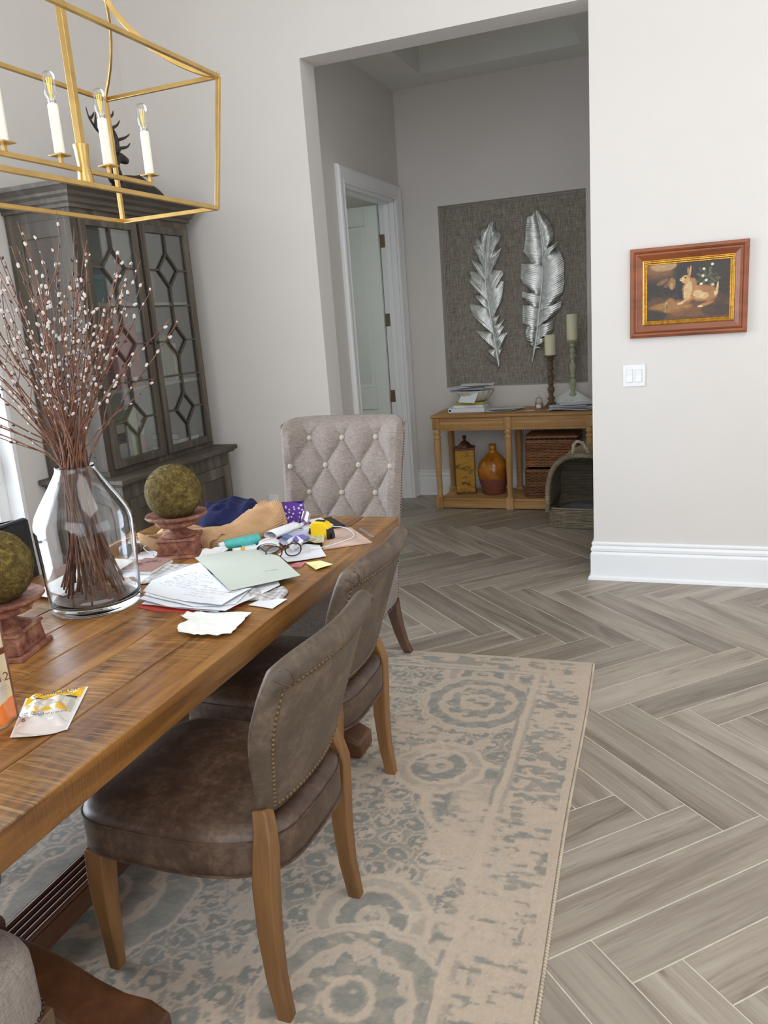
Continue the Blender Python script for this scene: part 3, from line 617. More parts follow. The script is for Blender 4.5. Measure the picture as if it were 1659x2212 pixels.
# ---------------------------------------------------------------- linen host chair (front = +y)
def tuft(x, z):
    a = (x/.0825+(z-.80)/.122)/2; c = (x/.0825-(z-.80)/.122)/2
    return (abs(math.sin(PI*a))*abs(math.sin(PI*c)))**.42
def linen_chair(label, loc, rz):
    t = thing('tufted_chair', label, 'chair', loc, rz, 'linen host chairs at the table ends')
    b = MB(); W0 = .292
    def half(z): return W0-.022*sm((1.0-z)/.6)+.012*sm((z-.9)/.25)
    def yb(x, z): return -.085-.155*((z-.42)/.72)+.9*max(0, abs(x)-.17)**1.6*2.2
    n, m = 150, 130; Z0, Z1 = .34, 1.135
    def fr(u, v_):
        z = Z0+(Z1-Z0)*v_; a = 2*u-1; w = half(z); x = a*w*(1-.05*sm((v_-.93)/.07)*0)
        z2 = z-.028*max(0, abs(a)-.80)**2*25*sm((v_-.55)/.45)
        k = tuft(x, z)*sm((.96-abs(a))/.16)*sm((1.115-z)/.05) if z < 1.12 else 0
        e = max(0, abs(a)-.90)/.10; e2 = max(0, v_-.955)/.045
        return (x, yb(x, z)+.026*k-.045*e**2.5-.045*e2**2, z2)
    b.grid(fr, n, m); back = obj('backrest', b, M['linen'], t, smooth=True, angle=2.5)
    b = MB()
    def rr(u, v_):
        z = Z0+(Z1-Z0)*v_; a = 2*u-1; z2 = z-.028*max(0, abs(a)-.80)**2*25*sm((v_-.55)/.45); return (a*half(z), yb(a*half(z), z)-.045-.045*math.cos(a*PI/2)**.5 if v_ < .97 else yb(a*half(z), z)-.045-.03*math.cos(a*PI/2)**.5, z2)
    def side(s_):
        def f(u, v_):
            p = fr(0 if s_ < 0 else 1, v_); q_ = rr(0 if s_ < 0 else 1, v_); return (p[0]+s_*.004*math.sin(PI*u), lerp(p[1], q_[1]-.02, u), p[2])
        return f
    b.grid(lambda u, v_: rr(1-u, v_), 40, 30); b.grid(lambda u, v_: [lerp(p, q_, v_) for p, q_ in zip(fr(u, 1), rr(u, 1))], 60, 4)
    obj('rear_cover', b, M['linen'], back, smooth=True, angle=2.5)
    for s_ in (-1, 1):
        b = MB(); b.grid(side(s_), 6, 60); obj('wing_panel', b, M['linen'], back, smooth=True, angle=2.5)
        b = MB()
        for i in range(62):
            v_ = i/61*.955; p = fr(0 if s_ < 0 else 1, v_); b.ball((p[0]+s_*.001, p[1]-.006, p[2]), (.0042, .0042, .0042), 6, 4)
        obj('nailhead_trim', b, M['darknail'], back, smooth=True, kind='stuff')
    for r in range(-3, 3):
        z = .80+.122*r+.0
        for c in range(-3, 4):
            if (r+c) % 2: continue
            x = .0825*c
            if abs(x) > .255 or z > 1.10: continue
            b = MB(); b.ball((0, 0, 0), (.0135, .009, .0135), 14, 8); u_ = x/half(z); o = obj('button', b, M['linenbtn'], back, loc=(x, yb(x, z)+.006, z), smooth=True)
    # seat box with rounded front corners, crowned cushion
    b = MB(); seg = 72; 
    def out(k, s_):
        a = 2*PI*k/seg; sg = lambda q_, p: math.copysign(abs(q_)**p, q_); x = .285*sg(math.cos(a), .30); y = .28*sg(math.sin(a), .30); return x*s_, .175+y*s_
    lv = [(.325, .99), (.335, 1.0), (.42, 1.0), (.455, .995), (.472, .975), (.485, .93), (.493, .84), (.50, .6), (.503, .3)]
    vs = [(*out(k, s_), z) for z, s_ in lv for k in range(seg)]+[(0, .175, .504), (0, .175, .325)]; n_ = len(lv)
    fs = [(i*seg+k, i*seg+(k+1) % seg, (i+1)*seg+(k+1) % seg, (i+1)*seg+k) for i in range(n_-1) for k in range(seg)]+[((n_-1)*seg+k, (n_-1)*seg+(k+1) % seg, n_*seg) for k in range(seg)]+[((k+1) % seg, k, n_*seg+1) for k in range(seg)]
    b.add(vs, fs); seat = obj('seat', b, M['linen'], t, smooth=True, angle=1.4)
    nb = MB(); P = [Vector((*out(k/6, 1.004), .338)) for k in range(seg*6)]; acc = 0
    for a_, c_ in zip(P, P[1:]+P[:1]):
        L = (c_-a_).length; acc += L
        if acc > .0125: nb.ball(c_, .0048, 6, 4); acc = 0
    obj('nailhead_trim', nb, M['darknail'], seat, smooth=True, kind='stuff')
    for s_ in (-1, 1):
        b = MB(); b.tube([(s_*.235, -.085, .34), (s_*.238, -.10, .26), (s_*.242, -.135, .16), (s_*.246, -.18, .07), (s_*.248, -.235, 0)], [.026, .024, .021, .018, .016], 4, ry=[.028, .026, .022, .019, .017], upv=(0, 1, 0)); obj('rear_leg', b, M['walnut'], t, bevel=.004)
        b = MB(); b.tube([(s_*.245, .415, .327), (s_*.245, .415, 0)], [.026, .019], 4, upv=(0, 1, 0)); obj('front_leg', b, M['walnut'], t, bevel=.004)
    return t
lc = linen_chair('tufted beige linen chair at the far end of the table, back facing wall opening', (-1.485, 3.07, 0), PI)
dup(lc, (-1.385, .475, 0), (0, 0, 0), 'beige linen chair at the near table end, only seat corner in frame', 'linen host chairs at the table ends')
# bench across the table and the black bag standing on it
t = thing('bench', 'weathered grey wooden bench pushed under the far side of the table', 'bench', (-2.18, 1.95, 0), 0)
b = MB(); b.box(-.17, .17, -.55, .55, .42, .46); obj('seat', b, M['greyoak'], t, bevel=.006)
for x in (-.13, .13):
    for y in (-.02, .085, -.5, .5):
        b = MB(); b.tube([(x*.9, y, .42), (x*1.15+(.04 if x > 0 else -.04), y-.0, 0)], [.02, .015], 4, upv=(0, 1, 0)); obj('leg', b, M['greyoak'], t, bevel=.003)
t = thing('leather_bag', 'black leather bag with buckled straps standing beyond the table beside glass vase', 'bag', (-2.27, 1.935, .46), math.radians(3))
b = MB(); b.grid(lambda u, v: (0, 0, 0), 2, 2) if 0 else None
def bagbody(u, v):
    a = 2*PI*u; x = .06*math.copysign(abs(math.sin(a))**.6, math.sin(a))*(1-.35*v); y = .235*math.copysign(abs(math.cos(a))**.25, math.cos(a))*(1-.03*v); return (x, y, .0+.475*v+.006*math.sin(y*14)*v)
b.grid(bagbody, 49, 20); bb_ = obj('body', b, M['blackl'], t, smooth=True, angle=1.5)
b = MB(); b.tube([(.0, -.225, .475), (.004, -.1, .483), (0, .05, .476), (.0, .225, .474)], [.018]*4, 10, ry=[.008]*4); obj('top_edge', b, M['blackl'], t, smooth=True)
for y in (-.10, .075):
    b = MB(); b.box(.045, .058, y-.055, y+.055, .30, .375); o = obj('strap', b, M['blackl'], t, bevel=.008)
    b = MB(); b.tube([(.062, y-.02, .325), (.062, y+.02, .325), (.062, y+.02, .35), (.062, y-.02, .35)], .0025, 6, closed=True); obj('buckle', b, M['chrome'], o, smooth=True)
# ---------------------------------------------------------------- china cabinet (front faces +x)
cb = thing('china_cabinet', 'tall grey-washed wooden glazed cabinet with cornice in the corner', 'cabinet', (XL+.008, 0, 0))
CX = XL+.008
def lx(x): return x-CX
BX = lx(-2.80); y0, y1 = 3.335, 4.395
b = MB(); b.box(0, BX, y0, y1, .0, .80); 
b.box(-.0, BX+.012, y0-.012, y1+.012, .0, .09); obj('base', b, M['cabinet'], cb, bevel=.003)
for i, (a, c) in enumerate(((y0+.04, (y0+y1)/2-.01), ((y0+y1)/2+.01, y1-.04))):
    dr = bpy.data.objects.new('cupboard_door', None); COL.objects.link(dr); dr.parent = cb; dr.location = (BX, a, .12)
    Ld, Hd = c-a, .60; b = MB(); f = .065
    b.box(0, .018, 0, f, 0, Hd).box(0, .018, Ld-f, Ld, 0, Hd).box(0, .018, f, Ld-f, 0, f).box(0, .018, f, Ld-f, Hd-f, Hd); obj('door_frame', b, M['cabinet'], dr, bevel=.002)
    b = MB(); b.box(0, .008, f, Ld-f, f, Hd-f); obj('door_panel', b, M['cabinet'], dr)
b = MB()
for (a, c, z0, z1) in ((.05, BX-.05, .12, .40), (.05, BX-.05, .43, .74)):
    b.box(a, c, y0-.006, y0, z0, z1)
obj('side_panel', b, M['cabinet'], cb, bevel=.003)
b = MB(); b.box(0, BX+.045, y0-.045, y1+.045, .808, .836).box(0, BX+.028, y0-.028, y1+.028, .795, .808); obj('counter', b, M['cabhor'], cb, bevel=.005)
UX = lx(-2.90); u0, u1 = 3.375, 4.385; uz0, uz1 = .836, 2.215
b = MB(); b.box(0, UX-.0202, u0, u0+.022, uz0, uz1).box(0, UX-.0202, u1-.022, u1, uz0, uz1).box(0, UX-.0202, u0+.022, u1-.022, uz1-.03, uz1).box(0, UX-.0202, u0+.022, u1-.022, uz0, uz0+.02)
b.box(.03, .10, u0-.007, u0, uz0+.03, uz1-.06).box(UX-.07, UX, u0-.007, u0, uz0+.03, uz1-.06).box(.10, UX-.07, u0-.007, u0, uz1-.14, uz1-.06).box(.10, UX-.07, u0-.007, u0, uz0+.03, uz0+.11)
obj('carcass', b, M['cabinet'], cb, bevel=.0015)
b = MB(); b.box(0, .012, u0+.022, u1-.022, uz0, uz1); obj('back_panel', b, M['cabin'], cb)
SH = [1.275, 1.735]
for z in SH: b = MB(); b.box(.012, UX-.035, u0+.022, u1-.022, z-.012, z+.008); obj('shelf', b, plain('shelf_paint', S(176, 174, 164), .6, var=.02) if 'shelf_paint' not in MATS else MATS['shelf_paint'], cb, bevel=.002)
b = MB(); b.box(UX-.02, UX, (u0+u1)/2-.016, (u0+u1)/2+.016, uz0+.035, uz1-.05).box(UX-.02, UX, u0, u0+.04, uz0, uz1).box(UX-.02, UX, u1-.04, u1, uz0, uz1).box(UX-.02, UX, u0+.04, u1-.04, uz1-.05, uz1).box(UX-.02, UX, u0+.04, u1-.04, uz0, uz0+.035)
obj('face_frame', b, M['cabinet'], cb, bevel=.0015)
for a, c in ((u0+.038, (u0+u1)/2-.014), ((u0+u1)/2+.014, u1-.038)):
    dr = bpy.data.objects.new('glazed_door', None); COL.objects.link(dr); dr.parent = cb; dr.location = (UX, a, uz0+.035)
    Ld, Hd = c-a, uz1-.05-uz0-.035; f = .042; b = MB()
    b.box(0, .02, 0, f, 0, Hd).box(0, .02, Ld-f, Ld, 0, Hd).box(0, .02, f, Ld-f, 0, f).box(0, .02, f, Ld-f, Hd-f, Hd); obj('door_frame', b, M['cabinet'], dr, bevel=.003)
    b = MB(); r = .0048; X = .012; hh = (Hd-2*f)/3; cy = Ld/2
    for k in range(3):
        zb = f+hh*k; zt = zb+hh; zm = (zb+zt)/2; dh = hh*.235; dw = (Ld-2*f)*.25
        def bar(p, q_): b.tube([p, q_], r, 4, upv=(1, 0, 0))
        bar((X, cy, zb), (X, cy, zm-dh)); bar((X, cy, zm+dh), (X, cy, zt)); bar((X, f, zm), (X, cy-dw, zm)); bar((X, cy+dw, zm), (X, Ld-f, zm))
        for p, q_ in (((cy, zm+dh), (cy+dw, zm)), ((cy+dw, zm), (cy, zm-dh)), ((cy, zm-dh), (cy-dw, zm)), ((cy-dw, zm), (cy, zm+dh))): bar((X, *p), (X, *q_))
        if k: bar((X, f, zb), (X, Ld-f, zb))
    obj('muntins', b, M['cabinet'], dr)
    b = MB(); b.box(.004, .007, f-.005, Ld-f+.005, f-.005, Hd-f+.005); obj('pane', b, M['pane'], dr)
    b = MB(); kx = Ld-.02 if a < 3.8 else .02; b.ball((.028, kx, Hd*.5), (.012, .009, .009), 12, 8); obj('knob', b, M['iron'], dr, smooth=True)
# cornice: stepped mouldings on three sides
b = MB(); prof = [(.0, 2.205), (.014, 2.205), (.014, 2.222), (.028, 2.232), (.034, 2.25), (.052, 2.262), (.056, 2.275), (.082, 2.292), (.092, 2.296), (.092, 2.318), (0, 2.318)]
P = [(0, u0), (UX, u0), (UX, u1), (0, u1)]; rows = []
for i, (x, y) in enumerate(P):
    dx = 1 if i in (1, 2) else 0; dy = -1 if i < 2 else 1
    rows.append([(x+dx*d, y+dy*d, z) for d, z in prof])
c = len(prof); fs = [(i*c+j, (i+1)*c+j, (i+1)*c+(j+1) % c, i*c+(j+1) % c) for i in range(3) for j in range(c)]+[tuple(range(c)), tuple(range(4*c-1, 3*c-1, -1))]
b.add([p for r in rows for p in r], fs); obj('cornice', b, M['cabhor'], cb)
# things inside the cabinet
def book(name, label, mat, loc, sx, sy, sz, group=None, rot=(0, 0, 0), pages=True, cat='book', spine=None, txt=None):
    """upright or lying book: spine faces +x (sx deep, sy thick, sz tall)"""
    t = thing(name, label, cat, loc, 0, group, rot=rot); c_ = .0025
    b = MB(); b.box(-sx/2, sx/2, -sy/2, -sy/2+c_, 0, sz).box(-sx/2, sx/2, sy/2-c_, sy/2, 0, sz).box(sx/2-c_, sx/2, -sy/2, sy/2, 0, sz); obj('cover', b, mat, t, bevel=.0008)
    b = MB(); b.box(-sx/2+.004, sx/2-c_, -sy/2+c_, sy/2-c_, .004, sz-.004); obj('pages', b, M['cream'], t)
    if spine: b = MB(); b.box(sx/2, sx/2+.0006, -sy/2+.002, sy/2-.002, sz*.55, sz*.8); obj('spine_label', b, spine, t)
    return t
pc = lambda n, r, g, b_, ro=.6: MATS.get(n) or plain(n, S(r, g, b_), ro, var=.04)
bs = uz0+.021; 
bk = [('book', 'yellow cream patterned book standing bottom left in the glazed cabinet', pc('bk_y', 198, 186, 130), 3.47, .05, .285, pc('bk_o', 120, 84, 50)), ('book', 'slim maroon book beside the cream patterned one in the glazed cabinet', pc('bk_m', 120, 44, 52), 3.522, .028, .285, None),
      ('book', 'thick white book at the middle of the lower cabinet shelf', pc('bk_w', 214, 214, 214), 3.575, .07, .235, pc('bk_b', 60, 92, 120)), ('book', 'slim white book between thick white and pale green books in cabinet', pc('bk_w2', 226, 226, 220), 3.632, .02, .22, None),
      ('book', 'tall pale green book on lower left cabinet shelf', pc('bk_g', 188, 194, 150), 3.69, .07, .30, None), ('book', 'red and white speckled book nearest the centre post of the cabinet, low shelf', pc('bk_r', 178, 120, 116), 3.752, .035, .28, pc('bk_w', 214, 214, 214))]
for n, l, m_, y, th, hgt, sp in bk: book(n, l, m_, (-3.05, y, bs), .2, th, hgt, None, spine=sp)
for i, (l, m_, z, sx, sy) in enumerate((('red book lying lowest in the right-hand lower cabinet stack', pc('bk_red', 170, 50, 56), 0, .22, .27), ('thick white book lying on the red one in the glazed cabinet', pc('bk_w', 214, 214, 214), .036, .21, .25), ('black book on top of the stack behind the right glazed door', pc('bk_k', 46, 46, 48), .072, .2, .2))):
    book('book', l, m_, (-3.03, 4.29-.012*i, bs+z+.018), .2, .034, sx, None, rot=(PI/2, 0, 0))
s3 = SH[0]+.009
t = thing('box_file', 'large dusty pink box file standing on the middle cabinet shelf', 'box', (-3.05, 3.69, s3)); b = MB(); b.box(-.12, .12, -.115, .115, 0, .34); obj('shell', b, pc('pinkbox', 158, 70, 74), t, bevel=.004)
b = MB(); b.box(.12, .121, .03, .07, .03, .055); obj('tag', b, M['paper'], t)
book('book', 'tall muted red book beside the pink box file on the middle cabinet shelf', pc('bk_mr', 140, 62, 66), (-3.06, 3.54, s3), .2, .05, .30)
for l, m_, y, th, hg in (('tall orange book behind the right glazed door', pc('bk_or', 180, 96, 62), 3.955, .035, .30), ('dark green book next to the orange one in the cabinet', pc('bk_dg', 60, 70, 58), 3.995, .03, .22), ('black and white patterned book on the middle right shelf', pc('bk_bw', 150, 148, 140), 4.035, .04, .25), ('wide khaki book on the middle right shelf', pc('bk_kh', 140, 136, 104), 4.10, .07, .27), ('cream book right of the khaki one on the middle shelf', pc('bk_cr', 196, 188, 160), 4.165, .04, .22)):
    book('book', l, m_, (-3.05, y, s3), .2, th, hg)
s4 = SH[1]+.009
t = thing('storage_box', 'blue-teal lidded box on the upper left cabinet shelf', 'box', (-3.06, 3.55, s4)); b = MB(); b.box(-.1, .1, -.08, .08, 0, .12); obj('body', b, pc('tealbox', 92, 128, 134), t, bevel=.004); b = MB(); b.box(-.105, .105, -.085, .085, .12, .15); obj('lid', b, pc('tealbox2', 104, 140, 146), t, bevel=.004)
t = thing('photo_frame', 'brown arched picture frame leaning in the upper cabinet', 'frame', (-3.1, 3.74, s4)); b = MB(); ar = [(-.07, 0), (.07, 0)]+[(.07*math.cos(a), .17+.07*math.sin(a)) for a in [PI*k/12 for k in range(13)]]
b.prism(ar, 0, .02, T=Matrix(((0, 0, 1, 0), (1, 0, 0, 0), (0, 1, 0, 0), (0, 0, 0, 1)))); obj('panel', b, pc('archw', 140, 112, 84), t, bevel=.003)
b = MB(); b.prism([(x*.7, .02+z*.8) for x, z in ar], .02, .023, T=Matrix(((0, 0, 1, 0), (1, 0, 0, 0), (0, 1, 0, 0), (0, 0, 0, 1)))); obj('picture', b, pc('archp', 90, 104, 110), t)
t = thing('ginger_jar', 'blue-grey rounded jar behind the right glazed door', 'jar', (-3.05, 4.03, s4)); b = MB(); b.lathe([(.05, 0), (.085, .03), (.105, .1), (.095, .16), (.06, .20), (.045, .21), (.045, .23)], 28); obj('body', b, pc('jarblue', 118, 136, 142, .3), t, smooth=True)
b = MB(); b.lathe([(.05, .23), (.05, .24), (.03, .255), (.01, .27), (.012, .285), (.0, .29)], 20); obj('lid', b, pc('jarblue', 118, 136, 142, .3), t, smooth=True)

# ---------------------------------------------------------------- reclining stag on the cabinet
stg = thing('stag_statue', 'dark bronze reclining stag figure with tall antlers on top of the cabinet', 'statue', (-3.06, 4.0, 2.318))
def skin(name, verts, edges_, radii, mat, parent, sub=2, smooth=True, root=0):
    me = bpy.data.meshes.new(name); me.from_pydata(verts, edges_, []); o = bpy.data.objects.new(name, me); COL.objects.link(o); o.parent = parent
    s_ = o.modifiers.new('skin', 'SKIN'); s_.use_smooth_shade = True
    for v_, r in zip(me.skin_vertices[0].data, radii): v_.radius = (r, r) if not isinstance(r, tuple) else r
    me.skin_vertices[0].data[root].use_root = True
    m_ = o.modifiers.new('sub', 'SUBSURF'); m_.levels = sub; m_.render_levels = sub; me.materials.append(mat); return o
V_ = [(0, .18, .075), (0, .07, .085), (0, -.01, .10), (.0, -.035, .155), (.005, -.02, .205), (.01, .01, .232), (.013, .055, .222), (.016, .095, .212), (0, .30, .075), (0, .375, .05), (.05, .33, .03), (.10, .25, .02), (-.05, .33, .03), (-.09, .25, .02), (.045, -.03, .035), (.07, .06, .018), (-.045, -.03, .035), (-.07, .06, .018)]
V_ = [(x*1.0, y, z) for x, y, z in V_]
E_ = [(0, 1), (1, 2), (2, 3), (3, 4), (4, 5), (5, 6), (6, 7), (0, 8), (8, 9), (8, 10), (10, 11), (8, 12), (12, 13), (1, 14), (14, 15), (1, 16), (16, 17)]
R_ = [.062, .060, .056, .042, .033, .038, .026, .019, .062, .04, .03, .014, .03, .014, .022, .012, .022, .012]
skin('body', V_, E_, R_, M['iron'], stg, 2)
ant = bpy.data.objects.new('antlers', None); COL.objects.link(ant); ant.parent = stg; B0 = Vector((-3.06, 4.0, 2.318))
AR = {1: [[(-3.02, 3.981, 2.57), (-3.02, 3.983, 2.636), (-3.02, 3.955, 2.685), (-3.02, 3.937, 2.732), (-3.02, 3.92, 2.777)], [(-3.02, 3.985, 2.583), (-3.02, 4.067, 2.604), (-3.02, 4.102, 2.631)], [(-3.02, 3.985, 2.626), (-3.02, 4.062, 2.652), (-3.02, 4.11, 2.68)], [(-3.02, 3.957, 2.683), (-3.02, 4.004, 2.706), (-3.02, 4.037, 2.739)], [(-3.02, 3.936, 2.735), (-3.02, 3.975, 2.752), (-3.02, 3.989, 2.778)]],
      2: [[(-3.07, 4.02, 2.56), (-3.1, 4.045, 2.607), (-3.1, 4.022, 2.638), (-3.1, 3.934, 2.681), (-3.1, 3.88, 2.734), (-3.1, 3.865, 2.786)], [(-3.1, 4.022, 2.636), (-3.1, 4.028, 2.685), (-3.1, 4.026, 2.722)], [(-3.1, 3.92, 2.694), (-3.1, 3.93, 2.73), (-3.1, 3.937, 2.774)], [(-3.1, 3.884, 2.731), (-3.1, 3.91, 2.75), (-3.1, 3.927, 2.772)]]}
def smoothpts(P, n=5):
    P = [Vector(p) for p in P]; out = []
    for i in range(len(P)-1):
        p0, p1, p2, p3 = P[max(i-1, 0)], P[i], P[i+1], P[min(i+2, len(P)-1)]
        for k in range(n):
            t_ = k/n; out.append(.5*((2*p1)+(-p0+p2)*t_+(2*p0-5*p1+4*p2-p3)*t_*t_+(-p0+3*p1-3*p2+p3)*t_**3))
    out.append(P[-1]); return out
for s_ in AR:
    b = MB()
    for j, l in enumerate(AR[s_]):
        pts = [p-B0 for p in smoothpts(l)]; n = len(pts); r0 = .0125 if j == 0 else .0095
        b.tube(pts, [max(.0015, r0*(1-.85*(i/(n-1))**1.5)) for i in range(n)], 8)
    obj('antler', b, M['iron'], ant, smooth=True, angle=2)
for s_ in (-1, 1): b = MB(); b.ball((0, 0, 0), (.008, .022, .010), 10, 8); obj('ear', b, M['iron'], stg, loc=(.006+s_*.032, -.02, .25), rot=(.4, .3*s_, -.9*s_), smooth=True)
b = MB(); b.box(-.11, .11, -.09, .42, 0, .012); obj('plinth', b, M['iron'], stg, bevel=.004)

# ---------------------------------------------------------------- chandelier
chn = thing('chandelier', 'brass open-frame linear lantern chandelier with white candle sleeves above the table', 'chandelier', (-1.6, 1.667, 1.93))
zb, zt, zp = .0, .385, .585; ht, hb = .215, .183; Lt, Lb = .700, .66; RL = .476; Rb = .0062
def sq(p, q_, r=Rb, name='bar', up_=(0, 0, 1)):
    b = MB(); b.tube([p, q_], r, 4, upv=up_); return obj(name, b, M['brass'], chn, bevel=.001)
for s_ in (-1, 1):
    sq((s_*ht, -Lt, zt), (s_*ht, Lt, zt), name='top_rail'); sq((s_*hb, -Lb, zb), (s_*hb, Lb, zb), name='bottom_rail')
    sq((-ht, s_*Lt, zt), (ht, s_*Lt, zt), name='top_rail'); sq((-hb, s_*Lb, zb), (hb, s_*Lb, zb), name='bottom_rail')
    for s2 in (-1, 1):
        sq((s_*hb, s2*Lb, zb), (s_*ht, s2*Lt, zt), name='corner_post', up_=(0, 1, 0))
        pts = [(s_*ht*(1-f_)**1.5, s2*lerp(Lt, RL, f_**.8), zt+(zp-zt)*(f_**1.5)) for f_ in [i/16 for i in range(17)]]
        b = MB(); b.tube(pts, .0035, 4, ry=.0075, upv=(0, 0, 1)); obj('curved_arm', b, M['brass'], chn, bevel=.0008)
        b = MB(); b.lathe([(.005, 0), (.005, .004), (.002, .007)], 10, (s_*ht, s2*Lt, zt+Rb)); obj('finial', b, M['brass'], chn, smooth=True)
sq((0, -RL, zp), (0, RL, zp), name='ridge_bar'); bz = .085
sq((0, -.588, bz), (0, .588, bz), .0062, 'candle_bar')
for s_ in (-1, 1):
    sq((0, s_*.283, bz), (0, s_*.283, 2.0), .0095, 'stem', (0, 1, 0))
    b = MB(); b.lathe([(.0, -.035), (.021, -.035), (.0225, -.03), (.0165, .012), (.0205, .06), (.0215, .064), (.0215, .067), (.0, .067)], 28, (0, s_*.283, bz)); obj('stem_cup', b, M['brass'], chn, smooth=True)
def candle_unit():
    c_ = bpy.data.objects.new('candle_light', None); COL.objects.link(c_); c_.parent = chn
    b = MB(); b.box(-.0045, .0045, -.0045, .0045, 0, .02).box(-.021, .021, -.021, .021, .0195, .0235); obj('drip_plate', b, M['brass'], c_, bevel=.0006)
    b = MB(); b.lathe([(0, .0236), (.0135, .0236), (.0135, .145), (.012, .148), (.0, .148)], 24); obj('sleeve', b, M['candle'], c_, smooth=True)
    b = MB(); b.lathe([(0, .148), (.0095, .148), (.0095, .153), (.0105, .154), (.0105, .158), (.0, .158)], 18); obj('socket', b, M['chrome'], c_, smooth=True)
    b = MB(); b.lathe([(.0095, .157), (.0105, .161), (.0135, .166), (.0155, .171), (.016, .176), (.016, .19), (.016, .205), (.016, .213), (.0152, .2185), (.013, .2235), (.009, .227), (.0045, .2288), (.0005, .2292)], 24); obj('bulb', b, M['bulb'], c_, smooth=True, angle=2)
    b = MB()
    for k in range(4): a = k*PI/2; b.tube([(.003*math.cos(a), .003*math.sin(a), .172), (.0065*math.cos(a+.7), .0065*math.sin(a+.7), .212)], .0017, 6)
    b.tube([(0, 0, .16), (0, 0, .175)], .003, 6); obj('filament', b, M['filament'], c_)
    return c_
for k in range(7):
    y = -.585+.195*k
    if k == 0: cu0 = candle_unit(); cu0.location = (0, y, bz+.005)
    else:
        r = cu0.copy(); COL.objects.link(r); r.location = (0, y, bz+.005)
        for g in list(cu0.children): d = g.copy(); COL.objects.link(d); d.parent = r

# ---------------------------------------------------------------- wall things
pt = thing('framed_painting', 'small antique oil painting of a hare in moulded maple frame on the right wall', 'painting', (-.034, YW, 1.583))
FW, FH = .566, .452
TX = Matrix(((1, 0, 0, 0), (0, 0, -1, 0), (0, 1, 0, 0), (0, 0, 0, 1)))   # (x, z, out) -> world axes
def mould(prof, w, h_, mat, name):
    # four mitred lengths, each a part
    cs = [(-w/2, -h_/2), (w/2, -h_/2), (w/2, h_/2), (-w/2, h_/2)]; sg = [(1, 1), (-1, 1), (-1, -1), (1, -1)]
    for i in range(4):
        j = (i+1) % 4; rows = [[(cs[k][0]+sg[k][0]*d, -o_, cs[k][1]+sg[k][1]*d) for d, o_ in prof] for k in (i, j)]
        c = len(prof); fs = [(q_, c+q_, c+(q_+1) % c, (q_+1) % c) for q_ in range(c)]+[tuple(range(c-1, -1, -1)), tuple(range(c, 2*c))]
        b = MB(); b.add(rows[0]+rows[1], fs); obj(name, b, mat, pt)
mould([(0, .002), (0, .022), (.004, .027), (.014, .030), (.022, .027), (.025, .022), (.028, .024), (.034, .026), (.040, .024), (.064, .012), (.064, .002)], FW, FH, M['frame'], 'frame_side')
mould([(0, .002), (0, .016), (.004, .018), (.008, .014), (.012, .015), (.018, .009), (.021, .010), (.024, .004), (.024, .002)], FW-.126, FH-.126, M['gold'], 'gilt_liner')
